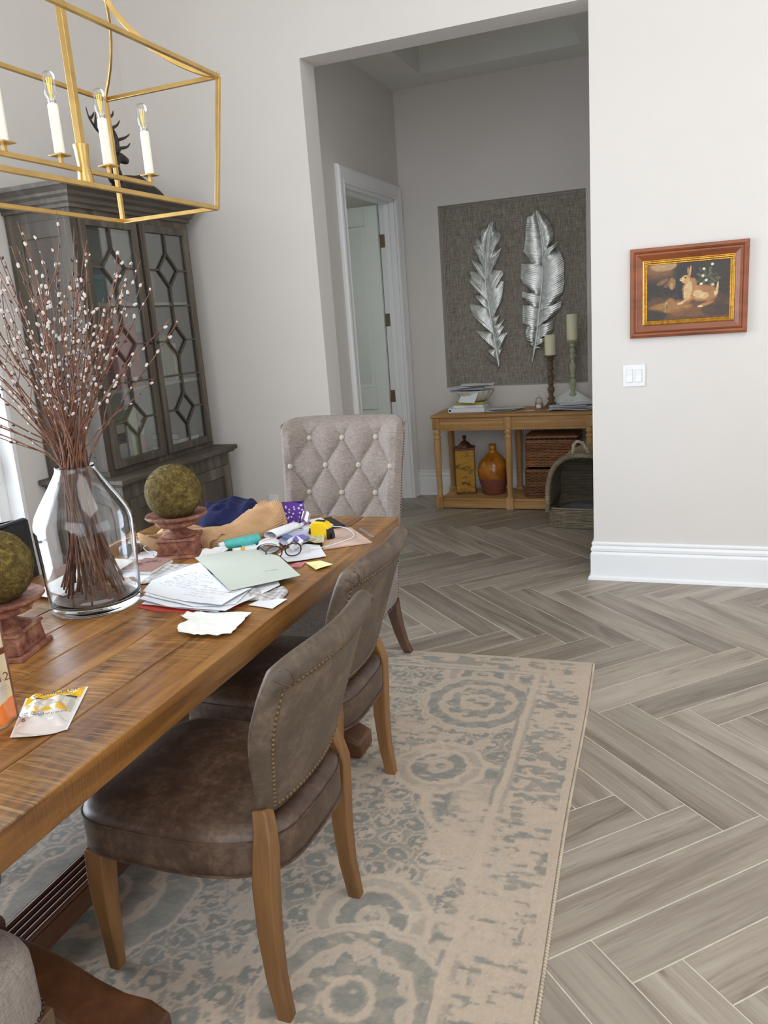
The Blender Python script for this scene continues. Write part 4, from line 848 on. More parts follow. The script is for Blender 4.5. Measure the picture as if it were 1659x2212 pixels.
def painting():
    w, h_ = FW-.126-.046, FH-.126-.046; nu, nv = 260, 200; u = np.linspace(0, 1, nu); v = np.linspace(0, 1, nv); U, V = np.meshgrid(u, v)
    n1 = fbm(U*7, V*6, 3); n2 = fbm(U*40, V*34, 8, 3); st1 = fbm(U*12+V*10, V*40-U*18, 12, 3)
    C = np.empty(U.shape+(3,)); C[:] = lin([46, 36, 26]); 
    def mixin(mask, col): 
        nonlocal C; m = np.clip(mask, 0, 1)[..., None]; C = C*(1-m)+lin(col)*m
    def el(cx, cy, rx, ry, a=0, soft=.12):
        dx = U-cx; dy = (V-cy)*(h_/w); ca, sa = math.cos(a), math.sin(a); X = (dx*ca+dy*sa)/rx; Y = (-dx*sa+dy*ca)/ry; return 1-ss(1-soft, 1+soft, np.hypot(X, Y)+(n2-.5)*.25)
    # warm sky opening, bank, dark hollow, foreground earth
    mixin(ss(.62, .95, V)*(1-ss(.22, .38, U+.15*(n1-.5)))*.9, [140, 92, 54]); mixin(el(.2, .96, .16, .06)*.8, [186, 150, 104])
    mixin((1-ss(.30, .46, V+.25*(n1-.5)))*(1-ss(.95, 1.1, U))*.9, [96, 62, 34]); mixin(el(.30, .22, .26, .07)*.75, [168, 118, 56]); mixin(el(.55, .12, .30, .06)*.6, [128, 80, 44]); mixin(el(.42, .30, .12, .04)*.5, [150, 104, 52])
    mixin(el(.45, .62, .09, .22)*.85, [30, 30, 24]); mixin(el(.9, .6, .14, .3)*.5, [58, 42, 30]); mixin(el(.08, .08, .16, .08)*.8, [34, 34, 28]); mixin(el(.86, .12, .2, .07)*.7, [50, 36, 28])
    for (x, y) in ((.16, .66), (.25, .62), (.21, .70), (.30, .68)): mixin(el(x, y, .05, .025, .3)*.55, [156, 106, 62])
    mixin(el(.305, .64, .042, .075)*.85, [152, 112, 66]); mixin(el(.30, .60, .02, .04)*.7, [190, 150, 100])
    mixin(el(.28, .32, .06, .04, .5)*.95, [146, 100, 56]); mixin(el(.24, .25, .02, .05)*.9, [176, 140, 92]); mixin(el(.245, .23, .008, .035)*.9, [50, 36, 24])
    # leafy plant with white blossoms
    for k in range(16):
        a = k*2.4; rr = .03+.007*k; mixin(el(.73+rr*math.cos(a)*1.1, .72+rr*math.sin(a)*1.25, .035, .018, a)*.75, [96, 98, 62] if k % 2 else [70, 78, 50])
    mixin(el(.79, .60, .11, .012, .5)*.6, [124, 96, 58])
    for (x, y) in ((.69, .86), (.79, .93), (.68, .74), (.72, .66), (.80, .57), (.66, .6)): mixin(el(x, y, .018, .016)*.95, [226, 220, 196])
    # the hare: haunch, back, chest, neck, head, ears, legs, tail
    F1, F2, F3 = [172, 118, 66], [202, 158, 100], [222, 188, 136]
    mixin(el(.66, .44, .19, .10, -.16), F1); mixin(el(.76, .42, .10, .10, -.2), [164, 110, 62]); mixin(el(.52, .54, .085, .135, -.25), F1); mixin(el(.50, .50, .05, .12, -.2)*.8, F3)
    mixin(el(.47, .70, .055, .052, .2), F2); mixin(el(.425, .70, .026, .022), F3); mixin(el(.505, .82, .014, .07, .12), F1); mixin(el(.525, .83, .012, .075, -.1), F2)
    mixin(el(.47, .73, .011, .011), [30, 20, 14]); mixin(el(.415, .705, .008, .008), [90, 50, 40])
    mixin(el(.63, .42, .07, .055, -.2)*.7, F3); mixin(el(.70, .39, .055, .045)*.6, F3)
    mixin(el(.47, .33, .085, .018, .55), F2); mixin(el(.41, .28, .04, .014, .2), F3); mixin(el(.54, .34, .06, .016, .6), F1)
    mixin(el(.72, .24, .10, .018, .25), F1); mixin(el(.655, .205, .035, .013), F3); mixin(el(.855, .50, .013, .085, -.1), F3); mixin(el(.835, .42, .02, .03), F3)
    fur = (st1-.5); C = C*(1+.55*fur[..., None])*(.88+.3*n2[..., None]); C = np.clip(C*.9, 0, 1)
    X = (U-.5)*w; Z = (V-.5)*h_; Y = -np.full(U.shape, .005)-.0006*n2
    o = colgrid(nu, nv, X, Y, Z, C, 'canvas', vcol('oil_paint', .35, (500, .3, .0005)), pt)
painting()
b = MB(); b.box(-FW/2+.01, FW/2-.01, -.004, -.0008, -FH/2+.01, FH/2-.01); obj('backing', b, M['pedestal'], pt)
sw = thing('light_switch', 'white double rocker switch plate below the painting', 'switch', (-.298, YW, 1.160))
b = MB(); b.box(-.058, .058, -.0065, -.0005, -.058, .058); obj('plate', b, M['white'], sw, bevel=.003)
for s_ in (-1, 1):
    b = MB(); b.box(s_*.0235-.0175, s_*.0235+.0175, -.0072, -.006, -.034, .034); obj('rocker_gap_shade', b, pc('switch_shadow_gap', 190, 190, 192), sw)  # grey plate paints the shade in the gap round the rocker
    b = MB(); b.add([(s_*.0235-.016, -.007, -.0325), (s_*.0235+.016, -.007, -.0325), (s_*.0235+.016, -.007, .0325), (s_*.0235-.016, -.007, .0325), (s_*.0235-.016, -.0115, -.0325), (s_*.0235+.016, -.0115, -.0325), (s_*.0235-.016, -.0085, 0), (s_*.0235+.016, -.0085, 0), (s_*.0235+.016, -.0105, .0325), (s_*.0235-.016, -.0105, .0325)],
                    [(4, 5, 7, 6), (6, 7, 8, 9), (0, 1, 5, 4), (3, 9, 8, 2), (0, 4, 6, 9, 3), (1, 2, 8, 7, 5)]); obj('rocker', b, M['white'], sw)
    for z in (-.047, .047): b = MB(); b.ball((s_*.0235, -.0068, z), (.0025, .001, .0025), 8, 6); obj('screw', b, M['white'], sw, smooth=True)
ol = thing('wall_outlet', 'white wall outlet plate low on the wall beside the cabinet', 'outlet', (-2.585, YW, .42))
b = MB(); b.box(-.036, .036, -.0065, -.0005, -.058, .058); obj('plate', b, M['white'], ol, bevel=.002)
for z in (-.024, .024): b = MB(); b.box(-.016, .016, -.008, -.006, z-.014, z+.014); obj('socket_face', b, M['white'], ol, bevel=.003)
# ---------------------------------------------------------------- glass vase with pussy willow
VX, VY = -1.688, 1.82
vs_ = thing('glass_vase', 'tall clear glass bottle-shaped vase holding willow branches on the table', 'vase', (VX, VY, TZ))
op = [(0, 0.0005), (.146, .0005), (.153, .004), (.157, .014), (.158, .04), (.161, .12), (.166, .20), (.168, .245), (.165, .272), (.155, .295), (.137, .322), (.112, .355), (.088, .388), (.071, .412), (.066, .424), (.067, .430), (.064, .431)]
ip = [(.0615, .430), (.0615, .424), (.066, .411), (.083, .387), (.107, .353), (.132, .320), (.150, .293), (.1605, .270), (.1635, .245), (.1615, .20), (.1565, .12), (.1535, .05), (.149, .030), (.13, .022), (0, .020)]
b = MB(); b.lathe([(max(r*.85, .0002), z) for r, z in op+[(r+.0006, z) for r, z in ip]], 72); obj('glass', b, M['glass'], vs_, smooth=True, angle=2.2)
tw = NT('willow_bark'); v = tw.coords((1, 1, .25)); tw.set(**{'Base Color': tw.ramp(tw.noise(v, 60, 3), [(.3, S(78, 48, 34)), (.5, S(116, 72, 50)), (.75, S(158, 112, 84))]), 'Roughness': .6}); M['bark'] = tw.m
M['catkin'] = plain('silver_catkin', S(214, 206, 200), .9, var=.06, scale=300, Sheen_Weight=.5); M['bud'] = plain('dark_bud_scale', S(74, 48, 48), .5, var=.1)
rg = random.Random(42); NB = 66
def branch(i):
    br = thing('willow_branch', 'slender red-brown pussy willow branch with silvery catkins standing in the glass vase', 'branch', (VX, VY, TZ), 0, 'pussy willow branches in the glass vase')
    a0 = rg.uniform(0, 2*PI); rn = .041*math.sqrt(rg.random()); nx, ny = rn*math.cos(a0), rn*math.sin(a0)
    # crossing at the neck: feet stand opposite the lean
    lean = rg.uniform(0, 2*PI); sp = rg.random()**.75; H = 1.13-.13*sp-.24*rg.random()**1.5
    if rg.random() < .22: sp = 1.0+.25*rg.random(); H = .55+.30*rg.random(); lean = rg.choice((PI+rg.uniform(-.9, .9), rg.uniform(-.5, .9)))
    tx, ty = .36*sp*math.cos(lean), .32*sp*math.sin(lean)
    if tx > .26: tx = .26+.3*(tx-.26)
    g = rg.random(); 
    fx, fy = (.092-.05*rg.random(), -.01+rg.uniform(-.05, .05)) if g < .42 else (-.050+rg.uniform(-.035, .060), rg.uniform(-.06, .05))
    fz = .023+rg.random()*(.05 if g > .38 else .10)
    ctl = [Vector((fx, fy, fz)), Vector((lerp(fx, nx, .55), lerp(fy, ny, .55), .22)), Vector((nx, ny, .425)), Vector((nx+.30*(tx-nx)+rg.uniform(-.008, .008), ny+.30*(ty-ny), .425+.30*(H-.425)+.03)), Vector((nx+.68*(tx-nx)+rg.uniform(-.02, .02), ny+.68*(ty-ny)+rg.uniform(-.02, .02), .425+.66*(H-.425)+.025)), Vector((tx, ty, H))]
    pts = smoothpts(ctl, 5); pts = [p+Vector((rg.uniform(-.0016, .0016), rg.uniform(-.0016, .0016), 0)) if j > 10 else p for j, p in enumerate(pts)]
    n = len(pts); R = [lerp(.0033, .0010, (j/(n-1))**1.2) for j in range(n)]; b = MB(); b.tube(pts, R, 6); twigs = [pts]
    for k in range(rg.choice((0, 1, 1, 2))):
        j = rg.randint(13, 20); p = pts[j]; d = (pts[j+1]-pts[j-1]).normalized(); sd = Vector((rg.uniform(-1, 1), rg.uniform(-1, 1), .3)).normalized(); L = rg.uniform(.10, .24)
        q_ = [p, p+d*L*.3+sd*L*.22, p+d*L*.65+sd*L*.34, p+d*L+sd*L*.36]; q_ = smoothpts(q_, 4); m_ = len(q_); b.tube(q_, [lerp(.0016, .0007, x/(m_-1)) for x in range(m_)], 5); twigs.append(q_)
    obj('stem', b, M['bark'], br, smooth=True, angle=2.5)
    cb_ = MB(); 
    for w_, T_ in enumerate(twigs):
        s0 = 14 if w_ == 0 else 3; side = 1
        L = 0; acc = 0; nxt = rg.uniform(.01, .04)
        for j in range(s0, len(T_)-1):
            seg_ = T_[j+1]-T_[j]; L = seg_.length; x = 0
            while acc+L-x > nxt:
                x += nxt-acc; acc = 0; p = T_[j]+seg_*(x/L); nxt = rg.uniform(.026, .062); d = seg_.normalized()
                o_ = Vector((rg.uniform(-1, 1), rg.uniform(-1, 1), 0)); o_ = (o_-d*o_.dot(d)).normalized(); ax = (d+o_*.55).normalized()
                dark = rg.random() < .45; s_ = rg.uniform(.72, 1.15)*(.8 if dark else 1)*(1 if rg.random() < .75 else .6)
                q_ = Matrix.Translation(p+o_*.003+ax*.006*s_) @ ax.to_track_quat('Z', 'Y').to_matrix().to_4x4()
                cb_.ball((0, 0, 0), (.0042*s_, .0042*s_, .0078*s_), 7, 6, 1 if dark else 0, q_)
                if not dark: cb_.ball((0, 0, -.005*s_), (.0034*s_, .0034*s_, .004*s_), 6, 4, 1, q_)
            acc += L-x
    if cb_.v: obj('catkins', cb_, [M['catkin'], M['bud']], br, smooth=True, angle=2.5, kind='stuff')
for i in range(NB): branch(i)

# ---------------------------------------------------------------- urns and moss balls
def clay():
    t = NT('rusty_cast_urn'); v = t.coords(); f = t.noise(v, 22, 6, .7, .5); g = t.noise(v, 90, 4)
    t.bump(f, .8, .004); t.set(**{'Base Color': t.ramp(f, [(.32, S(88, 48, 38)), (.48, S(138, 86, 68)), (.60, S(164, 116, 92)), (.74, S(188, 152, 132))]), 'Roughness': .8}); return t.m
M['clay'] = clay()
t = NT('moss'); v = t.coords(); f = t.noise(v, 60, 5, .7); t.bump(f, .9, .004); t.set(**{'Base Color': t.ramp(f, [(.3, S(50, 39, 14)), (.5, S(98, 81, 34)), (.72, S(146, 126, 66))]), 'Roughness': .95}); M['moss'] = t.m
def urn(label, x, y, rz, s_=1.0):
    t = thing('urn', label, 'urn', (x, y, TZ), rz, 'rusty urns under moss balls')
    b = MB()
    for z0_, z1_, a, c in ((0, .012, .083, .080), (.012, .062, .070, .064), (.062, .070, .072, .068)):
        b.add([(sx*w_, sy*w_, z) for z, w_ in ((z0_, a), (z1_, c)) for sx, sy in ((-1, -1), (1, -1), (1, 1), (-1, 1))], [(3, 2, 1, 0), (4, 5, 6, 7), (0, 1, 5, 4), (1, 2, 6, 5), (2, 3, 7, 6), (3, 0, 4, 7)])
    obj('plinth', b, M['clay'], t, bevel=.003, seg=3)
    b = MB(); N = 40; prof = [(.0, .069), (.062, .069), (.064, .074), (.05, .080), (.034, .088), (.030, .095), (.036, .101), (.050, .105), (.072, .112), (.080, .121), (.078, .130), (.070, .136)]
    b.lathe([(r, z) for r, z in prof]+[(.0, .136)], N)
    for i, p in enumerate(b.v):
        r = math.hypot(p[0], p[1]); k = 1+.11*(mnoise.noise(Vector(p)*55+Vector((x*9, 0, 0))))+.05*mnoise.noise(Vector(p)*150) if r > .02 else 1; b.v[i] = (p[0]*k, p[1]*k, p[2])
    obj('bowl', b, M['clay'], t, smooth=True, angle=1.3)
    b = MB(); b.lathe([(.0, .1355), (.085, .1355), (.104, .140), (.112, .147), (.110, .153), (.100, .152), (.085, .146), (0, .144)], 48)
    for i, p in enumerate(b.v):
        a = math.atan2(p[1], p[0]); r = math.hypot(p[0], p[1])
        if r > .095: k = 1+.008*math.sin(a*40)+.012*mnoise.noise(Vector(p)*40); b.v[i] = (p[0]*k, p[1]*k, p[2])
    obj('rim', b, M['clay'], t, smooth=True, angle=1.3); return t
def mossball(label, x, y, z, r, seed):
    t = thing('moss_ball', label, 'ball', (x, y, z), 0, 'moss balls on the rusty urns'); rg = random.Random(seed)
    b = MB(); b.ball((0, 0, 0), r*.97, 56, 36, fn=lambda d: 1+.018*mnoise.noise(d*5+Vector((seed, 0, 0)))+.02*mnoise.noise(d*18)); obj('core', b, M['moss'], t, smooth=True, angle=2.5)
    b = MB()
    for i in range(5200):
        d = Vector((rg.gauss(0, 1), rg.gauss(0, 1), rg.gauss(0, 1))).normalized(); tt = d.cross(Vector((rg.gauss(0, 1), rg.gauss(0, 1), rg.gauss(0, 1)))).normalized()
        L = rg.uniform(.006, .014)*(1.5 if rg.random() < .04 else 1); w_ = d.cross(tt)*.0008; p = d*(r*.965); lift = rg.uniform(.05, .5)
        a1 = p+tt*L*.5+d*L*lift*.45; a2 = p+tt*L+d*L*lift*.5
        b.add([p-w_, p+w_, a1+w_, a1-w_, a2], [(0, 1, 2, 3), (3, 2, 4)])
    obj('moss_strands', b, M['moss'], t, kind='stuff'); return t
urn('rusty cast urn beside the sweater, farther from the camera', -1.745, 2.345, .35); mossball('green moss ball on the farther urn beside the navy cloth', -1.745, 2.345, TZ+.144+.088, .103, 3)
urn('rusty cast urn at the left edge of the picture, partly hidden by the tan bag', -1.676, 1.462, .30); mossball('green moss ball on the nearer urn at the left picture edge', -1.676, 1.462, TZ+.144+.088, .100, 8)

# ---------------------------------------------------------------- paper and small things on the table
PG = {'sage': [(-1.598, 2.216), (-1.515, 2.286), (-1.4, 2.312), (-1.291, 2.262), (-1.134, 2.106), (-1.277, 1.921)],
'sheetA': [(-1.571, 1.893), (-1.607, 1.988), (-1.573, 2.097), (-1.552, 2.175), (-1.274, 1.921), (-1.23, 1.969), (-1.242, 1.818), (-1.314, 1.824), (-1.44, 1.853)],
'sheetB': [(-1.546, 1.842), (-1.559, 1.96), (-1.465, 2.065), (-1.204, 2.082), (-1.172, 2.038), (-1.222, 1.803), (-1.425, 1.809)],
'sheetC': [(-1.526, 1.825), (-1.543, 1.939), (-1.248, 2.044), (-1.19, 2.027), (-1.247, 1.803)],
'folder': [(-1.529, 1.799), (-1.453, 1.781), (-1.344, 1.785), (-1.203, 1.855), (-1.362, 1.907), (-1.525, 1.901)],
'scrap': [(-1.195, 1.883), (-1.175, 1.95), (-1.102, 1.95), (-1.107, 1.868)],
'note': [(-1.206, 2.284), (-1.166, 2.315), (-1.102, 2.277), (-1.134, 2.213)],
'envbig': [(-1.353, 2.362), (-1.349, 2.497), (-1.251, 2.489), (-1.169, 2.368), (-1.235, 2.306), (-1.274, 2.28)],
'env2': [(-1.545, 2.438), (-1.522, 2.477), (-1.331, 2.31), (-1.374, 2.267), (-1.46, 2.321)],
'smallp': [(-1.352, 2.436), (-1.375, 2.549), (-1.288, 2.438), (-1.289, 2.342)],
'plastic': [(-1.443, 2.529), (-1.438, 2.614), (-1.369, 2.634), (-1.288, 2.528), (-1.314, 2.464), (-1.381, 2.457)],
'dollar': [(-1.347, 2.591), (-1.279, 2.598), (-1.229, 2.48), (-1.261, 2.471), (-1.317, 2.525)],
'mag': [(-1.216, 2.445), (-1.343, 2.684), (-1.237, 2.742), (-1.072, 2.552)],
'blackbook': [(-1.425, 2.815), (-1.376, 2.862), (-1.262, 2.746), (-1.305, 2.707)],
'checker': [(-1.444, 2.613), (-1.49, 2.776), (-1.426, 2.782), (-1.357, 2.622)],
'pinkcard': [(-1.257, 2.236), (-1.244, 2.289), (-1.215, 2.309), (-1.203, 2.243)],
'notebook': [(-1.80, 2.086), (-1.811, 2.229), (-1.705, 2.222), (-1.69, 2.085)],
'bluepaper': [(-1.872, 2.223), (-1.913, 2.322), (-1.868, 2.339), (-1.776, 2.292), (-1.768, 2.259)]}
def sheet(name, label, cat, pg, z, mat, th=.0008, curl=0, wav=0, group=None, seed=1, sub=12, slope=None):
    """paper lying on the table: outline filled as a fan grid towards its centre, gently waved, with thickness"""
    rg = random.Random(seed); P = [Vector((x, y)) for x, y in pg]; c0 = sum(P, Vector((0, 0)))/len(P); B = []
    for a, c in zip(P, P[1:]+P[:1]):
        for k in range(12): q_ = a.lerp(c, k/12); j_ = min(.0035, wav*.8); B.append(q_+Vector((j_*mnoise.noise(Vector((q_.x*70, q_.y*70, seed))), j_*mnoise.noise(Vector((q_.x*70, q_.y*70, seed+4))))))
    n = len(B); vs = []
    ca = sum(P[i].x*P[(i+1) % len(P)].y-P[(i+1) % len(P)].x*P[i].y for i in range(len(P)))
    if ca < 0: B = B[::-1]
    def zz(p, f): return max(0, wav*(mnoise.noise(Vector((p.x*9, p.y*9, seed)))+.3+.45*abs(mnoise.noise(Vector((p.x*26, p.y*26, seed+2))))))+curl*f**3*max(0, mnoise.noise(Vector((p.x*5, p.y*5, seed+9)))+.4)+(slope(p) if slope else 0)
    for j in range(1, sub+1):
        f = j/sub
        for p in B: q_ = c0.lerp(p, f); vs.append((q_.x-c0.x, q_.y-c0.y, zz(q_, f)+th))
    vs.append((0, 0, zz(c0, 0)+th)); T_ = len(vs); ci = T_-1
    fs = [((j-1)*n+k, j*n+k, j*n+(k+1) % n, (j-1)*n+(k+1) % n) for j in range(1, sub) for k in range(n)]+[(ci, k, (k+1) % n) for k in range(n)]
    lo = [(x, y, z_-th) for x, y, z_ in vs]; fs2 = [tuple(T_+i for i in f[::-1]) for f in fs]; e = (sub-1)*n
    side = [(T_+e+k, T_+e+(k+1) % n, e+(k+1) % n, e+k) for k in range(n)]
    b = MB(); b.add(vs+lo, fs+fs2+side); o = obj(name, b, mat, None, loc=(c0.x, c0.y, z), smooth=True, angle=.7); tag(o, label, cat, group); return o
def lines(parent, p0, dirv, perp, n, L, gap, mat, h_=.0022, seed=1, z=.0012, name='writing', word=.018, wob=0):
    rg = random.Random(seed); b = MB(); d = Vector(dirv).normalized(); q_ = Vector(perp).normalized(); o = Vector(p0)
    for i in range(n):
        x = rg.uniform(0, .02); Li = L*rg.uniform(.5, 1)
        while x < Li:
            w_ = rg.uniform(.4, 1.3)*word; a = o+q_*(i*gap+rg.uniform(-wob, wob))+d*x; c = a+d*w_; e = q_*h_
            b.add([(a.x, a.y, z), (c.x, c.y, z), (c.x+e.x, c.y+e.y, z), (a.x+e.x, a.y+e.y, z)], [(0, 1, 2, 3)]); x += w_+rg.uniform(.004, .012)
    return obj(name, b, mat, parent, kind='stuff')
# red folder, loose white sheets, sage card
z = TZ+.0006
fo = sheet('folder', 'red paper folder lying lowest under the pile of white sheets', 'folder', [(x-.004, y+.014) for x, y in PG['folder']], z, M['red'], .002)
shC = sheet('paper_sheet', 'lowest white sheet lying on the red folder', 'paper', PG['sheetC'], z+.004, M['paper'], .0009, .006, .003, 'white sheets in the pile on the table', 4)
shB = sheet('paper_sheet', 'middle white printed sheet of the pile, reaching right under the sage card', 'paper', PG['sheetB'], z+.010, M['paper'], .0009, .006, .002, 'white sheets in the pile on the table', 5)
pgm = [(x-.008+.01*(i % 2), y+.004*i % .012) for i, (x, y) in enumerate(PG['sheetB'])]
shM = sheet('paper_sheet', 'crumpled-edged white sheet just under the handwritten top sheet', 'paper', [(-1.55, 1.87), (-1.57, 1.97), (-1.47, 2.09), (-1.25, 2.03), (-1.215, 1.85), (-1.33, 1.812)], z+.0145, M['paper'], .0009, .007, .002, 'white sheets in the pile on the table', 6)
shA = sheet('paper_sheet', 'topmost white sheet with handwritten notes beside the vase', 'paper', PG['sheetA'], z+.019, M['paper'], .0009, .008, .001, 'white sheets in the pile on the table', 7)
lines(shA, (-.15, .02), (.9, -.18), (.25, 1), 9, .20, .016, M['greyink'], .0016, 3, .0042, 'handwriting', .024, .003); lines(shA, (.0, -.06), (.95, -.12), (.3, 1), 5, .12, .018, M['greyink'], .0014, 8, .0036, 'handwriting', .02, .003)
lines(shB, (.04, -.05), (.96, .28), (-.3, 1), 4, .16, .02, M['greyink'], .0016, 4, .0036, 'print', .02)
sg_ = sheet('poster_card', 'pale sage green card lying over the white sheets', 'card', PG['sage'], z+.024, M['sage'], .0009, 0, 0, None, 8, 6, slope=lambda p: .006*math.sin((p.x+1.6)*9)+.004)
text('work in progress', .0065, M['ink'], sg_, (.135, -.085, .0135), (0, 0, .58), 'small_print')
sheet('paper_scrap', 'small torn white paper in front of the sheets at the table edge', 'paper', PG['scrap'], z, M['paper'], .0008, .004, .001, None, 9)
nt = sheet('sticky_note', 'pale yellow note near the right table edge', 'note', PG['note'], z, M['note'], .0006, .009, .001, None, 10)
lines(nt, (-.03, -.01), (.9, -.2), (.3, 1), 3, .05, .012, M['greyink'], .0012, 3, .0022, 'handwriting', .012)
eb = sheet('letter', 'white printed letter right of the spectacles', 'letter', PG['envbig'], z+.002, M['paper'], .002, .003, .001, None, 11)
lines(eb, (-.05, .02), (1, -.25), (.2, 1), 5, .11, .014, M['greyink'], .0012, 5, .0052, 'print', .016)
sheet('envelope', 'white envelope between the glue stick and the sage card', 'envelope', PG['env2'], z+.001, M['paper'], .002, .008, .003, None, 12)
sheet('paper_scrap', 'small folded white paper behind the spectacles', 'paper', PG['smallp'], z+.006, M['paper'], .001, .03, .006, None, 13)
pl_ = sheet('plastic_sleeve', 'clear bluish plastic wrapper with violet print left of the banknote', 'wrapper', PG['plastic'], z+.004, plain('bluish_wrapper', S(186, 188, 214), .25, var=.05), .001, .02, .006, None, 14)
b = MB(); b.box(.0, .06, -.03, .03, .0, .001); obj('printed_patch', b, plain('violet_print', S(120, 106, 190), .5), pl_, loc=(0, .0, .018), rot=(0, 0, -.6))
b = MB(); b.box(-.06, -.01, -.03, .0, .0, .001); obj('printed_patch', b, plain('blue_print', S(92, 116, 176), .5), pl_, loc=(0, .0, .014), rot=(0, 0, -.6))
dl = sheet('banknote', 'crumpled green-grey banknote against the yellow tape measure', 'banknote', PG['dollar'], z+.012, vcol('banknote_paper', .8) if 0 else plain('banknote_print', S(178, 174, 140), .8, var=.22, scale=120), .0008, .02, .004, None, 15, slope=lambda p: .02*max(0, (p.y-2.52)*6))
mg = sheet('magazine', 'glossy pinkish magazine lying right of the tape measure', 'magazine', PG['mag'], z+.001, plain('magazine_cover', S(206, 176, 160), .3, var=.10, scale=14), .004, 0, .0)
sheet2 = MB(); text('HOUSE BEAUTIFUL' if 0 else 'WINSOME HOME', .022, M['greyink'], mg, (.075, .062, .0045), (0, 0, -.85), 'masthead', sx=.9)
bb = sheet('notebook', 'black notebook at the far right end of the table', 'notebook', PG['blackbook'], z+.002, M['black'], .010, group=None); b = MB()
wb = sheet('notepad', 'white notepad overlapping the black notebook', 'notebook', [(-1.445, 2.79), (-1.405, 2.832), (-1.302, 2.726), (-1.345, 2.69)], z+.0125, M['paper'], .004)
ck = sheet('checkered_card', 'black and white checkered card left of the tape measure', 'card', [(-1.46, 2.60), (-1.50, 2.776), (-1.42, 2.782), (-1.345, 2.62)], z+.001, M['paper'], .002)
b = MB(); d1_ = Vector((-.3, 1)).normalized()*.034; d2_ = Vector((1, .1)).normalized()*.030; o0 = Vector((-.055, -.085))
for i in range(4):
    for j in range(3):
        if (i+j) % 2 == 0:
            a = o0+d1_*i+d2_*j; q4 = [a, a+d2_, a+d1_+d2_, a+d1_]; b.add([(p.x, p.y, .0022) for p in q4]+[(p.x, p.y, .0026) for p in q4], [(4, 5, 6, 7), (0, 1, 5, 4), (1, 2, 6, 5), (2, 3, 7, 6), (3, 0, 4, 7)])
obj('black_squares', b, M['black'], ck)
sheet('card', 'small pink and red printed card at the foot of the spectacles', 'card', PG['pinkcard'], z+.001, plain('pink_print', S(196, 120, 122), .6, var=.2, scale=60), .0016)
nb_ = thing('notebook', 'brown covered notebook with cream pages between vase and urn', 'notebook', (-1.75, 2.155, TZ+.004), .08)
b = MB(); b.box(-.055, .055, -.07, .07, .0, .012); obj('pages', b, M['cream'], nb_); b = MB(); b.box(-.057, .057, -.072, .072, .0121, .0145).box(-.057, .057, -.072, .072, -.0022, -.0002).box(-.0575, -.0552, -.072, .072, -.001, .014); obj('cover', b, M['pinkb'], nb_, bevel=.0006)
b = MB(); rg = random.Random(4)
for k in range(26):
    a = rg.uniform(0, 6.3); r = rg.uniform(.0, .030); c_ = (r*math.cos(a)*1.4-.0, .035+r*math.sin(a)*.8); b.ball((c_[0], c_[1], .0147), (rg.uniform(.003, .008), .002, .0003), 6, 4, T=None)
obj('leaf_print', b, M['black'], nb_, kind='stuff')
pd_ = sheet('pad', 'pale grey pad under the brown notebook', 'pad', [(-1.74, 2.0), (-1.81, 2.1), (-1.69, 2.16), (-1.655, 2.04)], z, M['paper'], .003)
sheet('paper_sheet', 'bluish white paper behind the brown notebook', 'paper', PG['bluepaper'], z+.001, M['paper'], .0008, .012, .003, None, 17)
fl = sheet('patterned_card', 'black and white patterned card left of the brown notebook, seen through the vase', 'card', [(-1.87, 2.13), (-1.88, 2.21), (-1.815, 2.235), (-1.812, 2.13)], z+.001, plain('patterned_print', S(150, 148, 140), .7, var=.45, scale=110), .001, .01, .002)
# big white folded paper behind the vase
vp = MB()
def vpf(u, v): 
    x = lerp(-1.99, -1.80, u)+.02*v; y = lerp(1.80, 2.16, v)+.03*(1-u); zc_ = .012+.03*math.sin(PI*u)*math.sin(PI*v*.9)+.028*max(0, (u-.5))*(v)+.02*(1-u)*(1-v)*0
    return (x+1.9, y-2.0, zc_*sm(u*4)*1)
vp.grid(vpf, 22, 24, thick=.0009); o = obj('folded_paper', vp, M['cream'], None, loc=(-1.9, 2.0, TZ+.002), smooth=True, angle=2); tag(o, 'large curled white paper lying behind the glass vase', 'paper')
# tissue
b = MB()
TS = [(-1.267, 1.641), (-1.296, 1.678), (-1.294, 1.73), (-1.338, 1.757), (-1.342, 1.793), (-1.149, 1.827), (-1.129, 1.743), (-1.123, 1.668), (-1.147, 1.644)]
o = sheet('tissue', 'crumpled white tissue alone at the right table edge', 'tissue', TS, TZ+.001, plain('tissue_paper', S(246, 246, 242), .9, var=.01, bump=.2), .0006, .010, .011, None, 21, 20)
b = MB(); b.grid(lambda u, v: (-.088+.165*u, .062+.028*v-.02*u-.035*v*u, .004+.013*math.sin(PI*v)*(.5+.6*abs(mnoise.noise(Vector((u*6, v*3, 2)))))*math.sin(PI*min(1, u*1.3+.1))), 34, 12, thick=.0006); obj('fold', b, o.data.materials[0], o, smooth=True, angle=2)
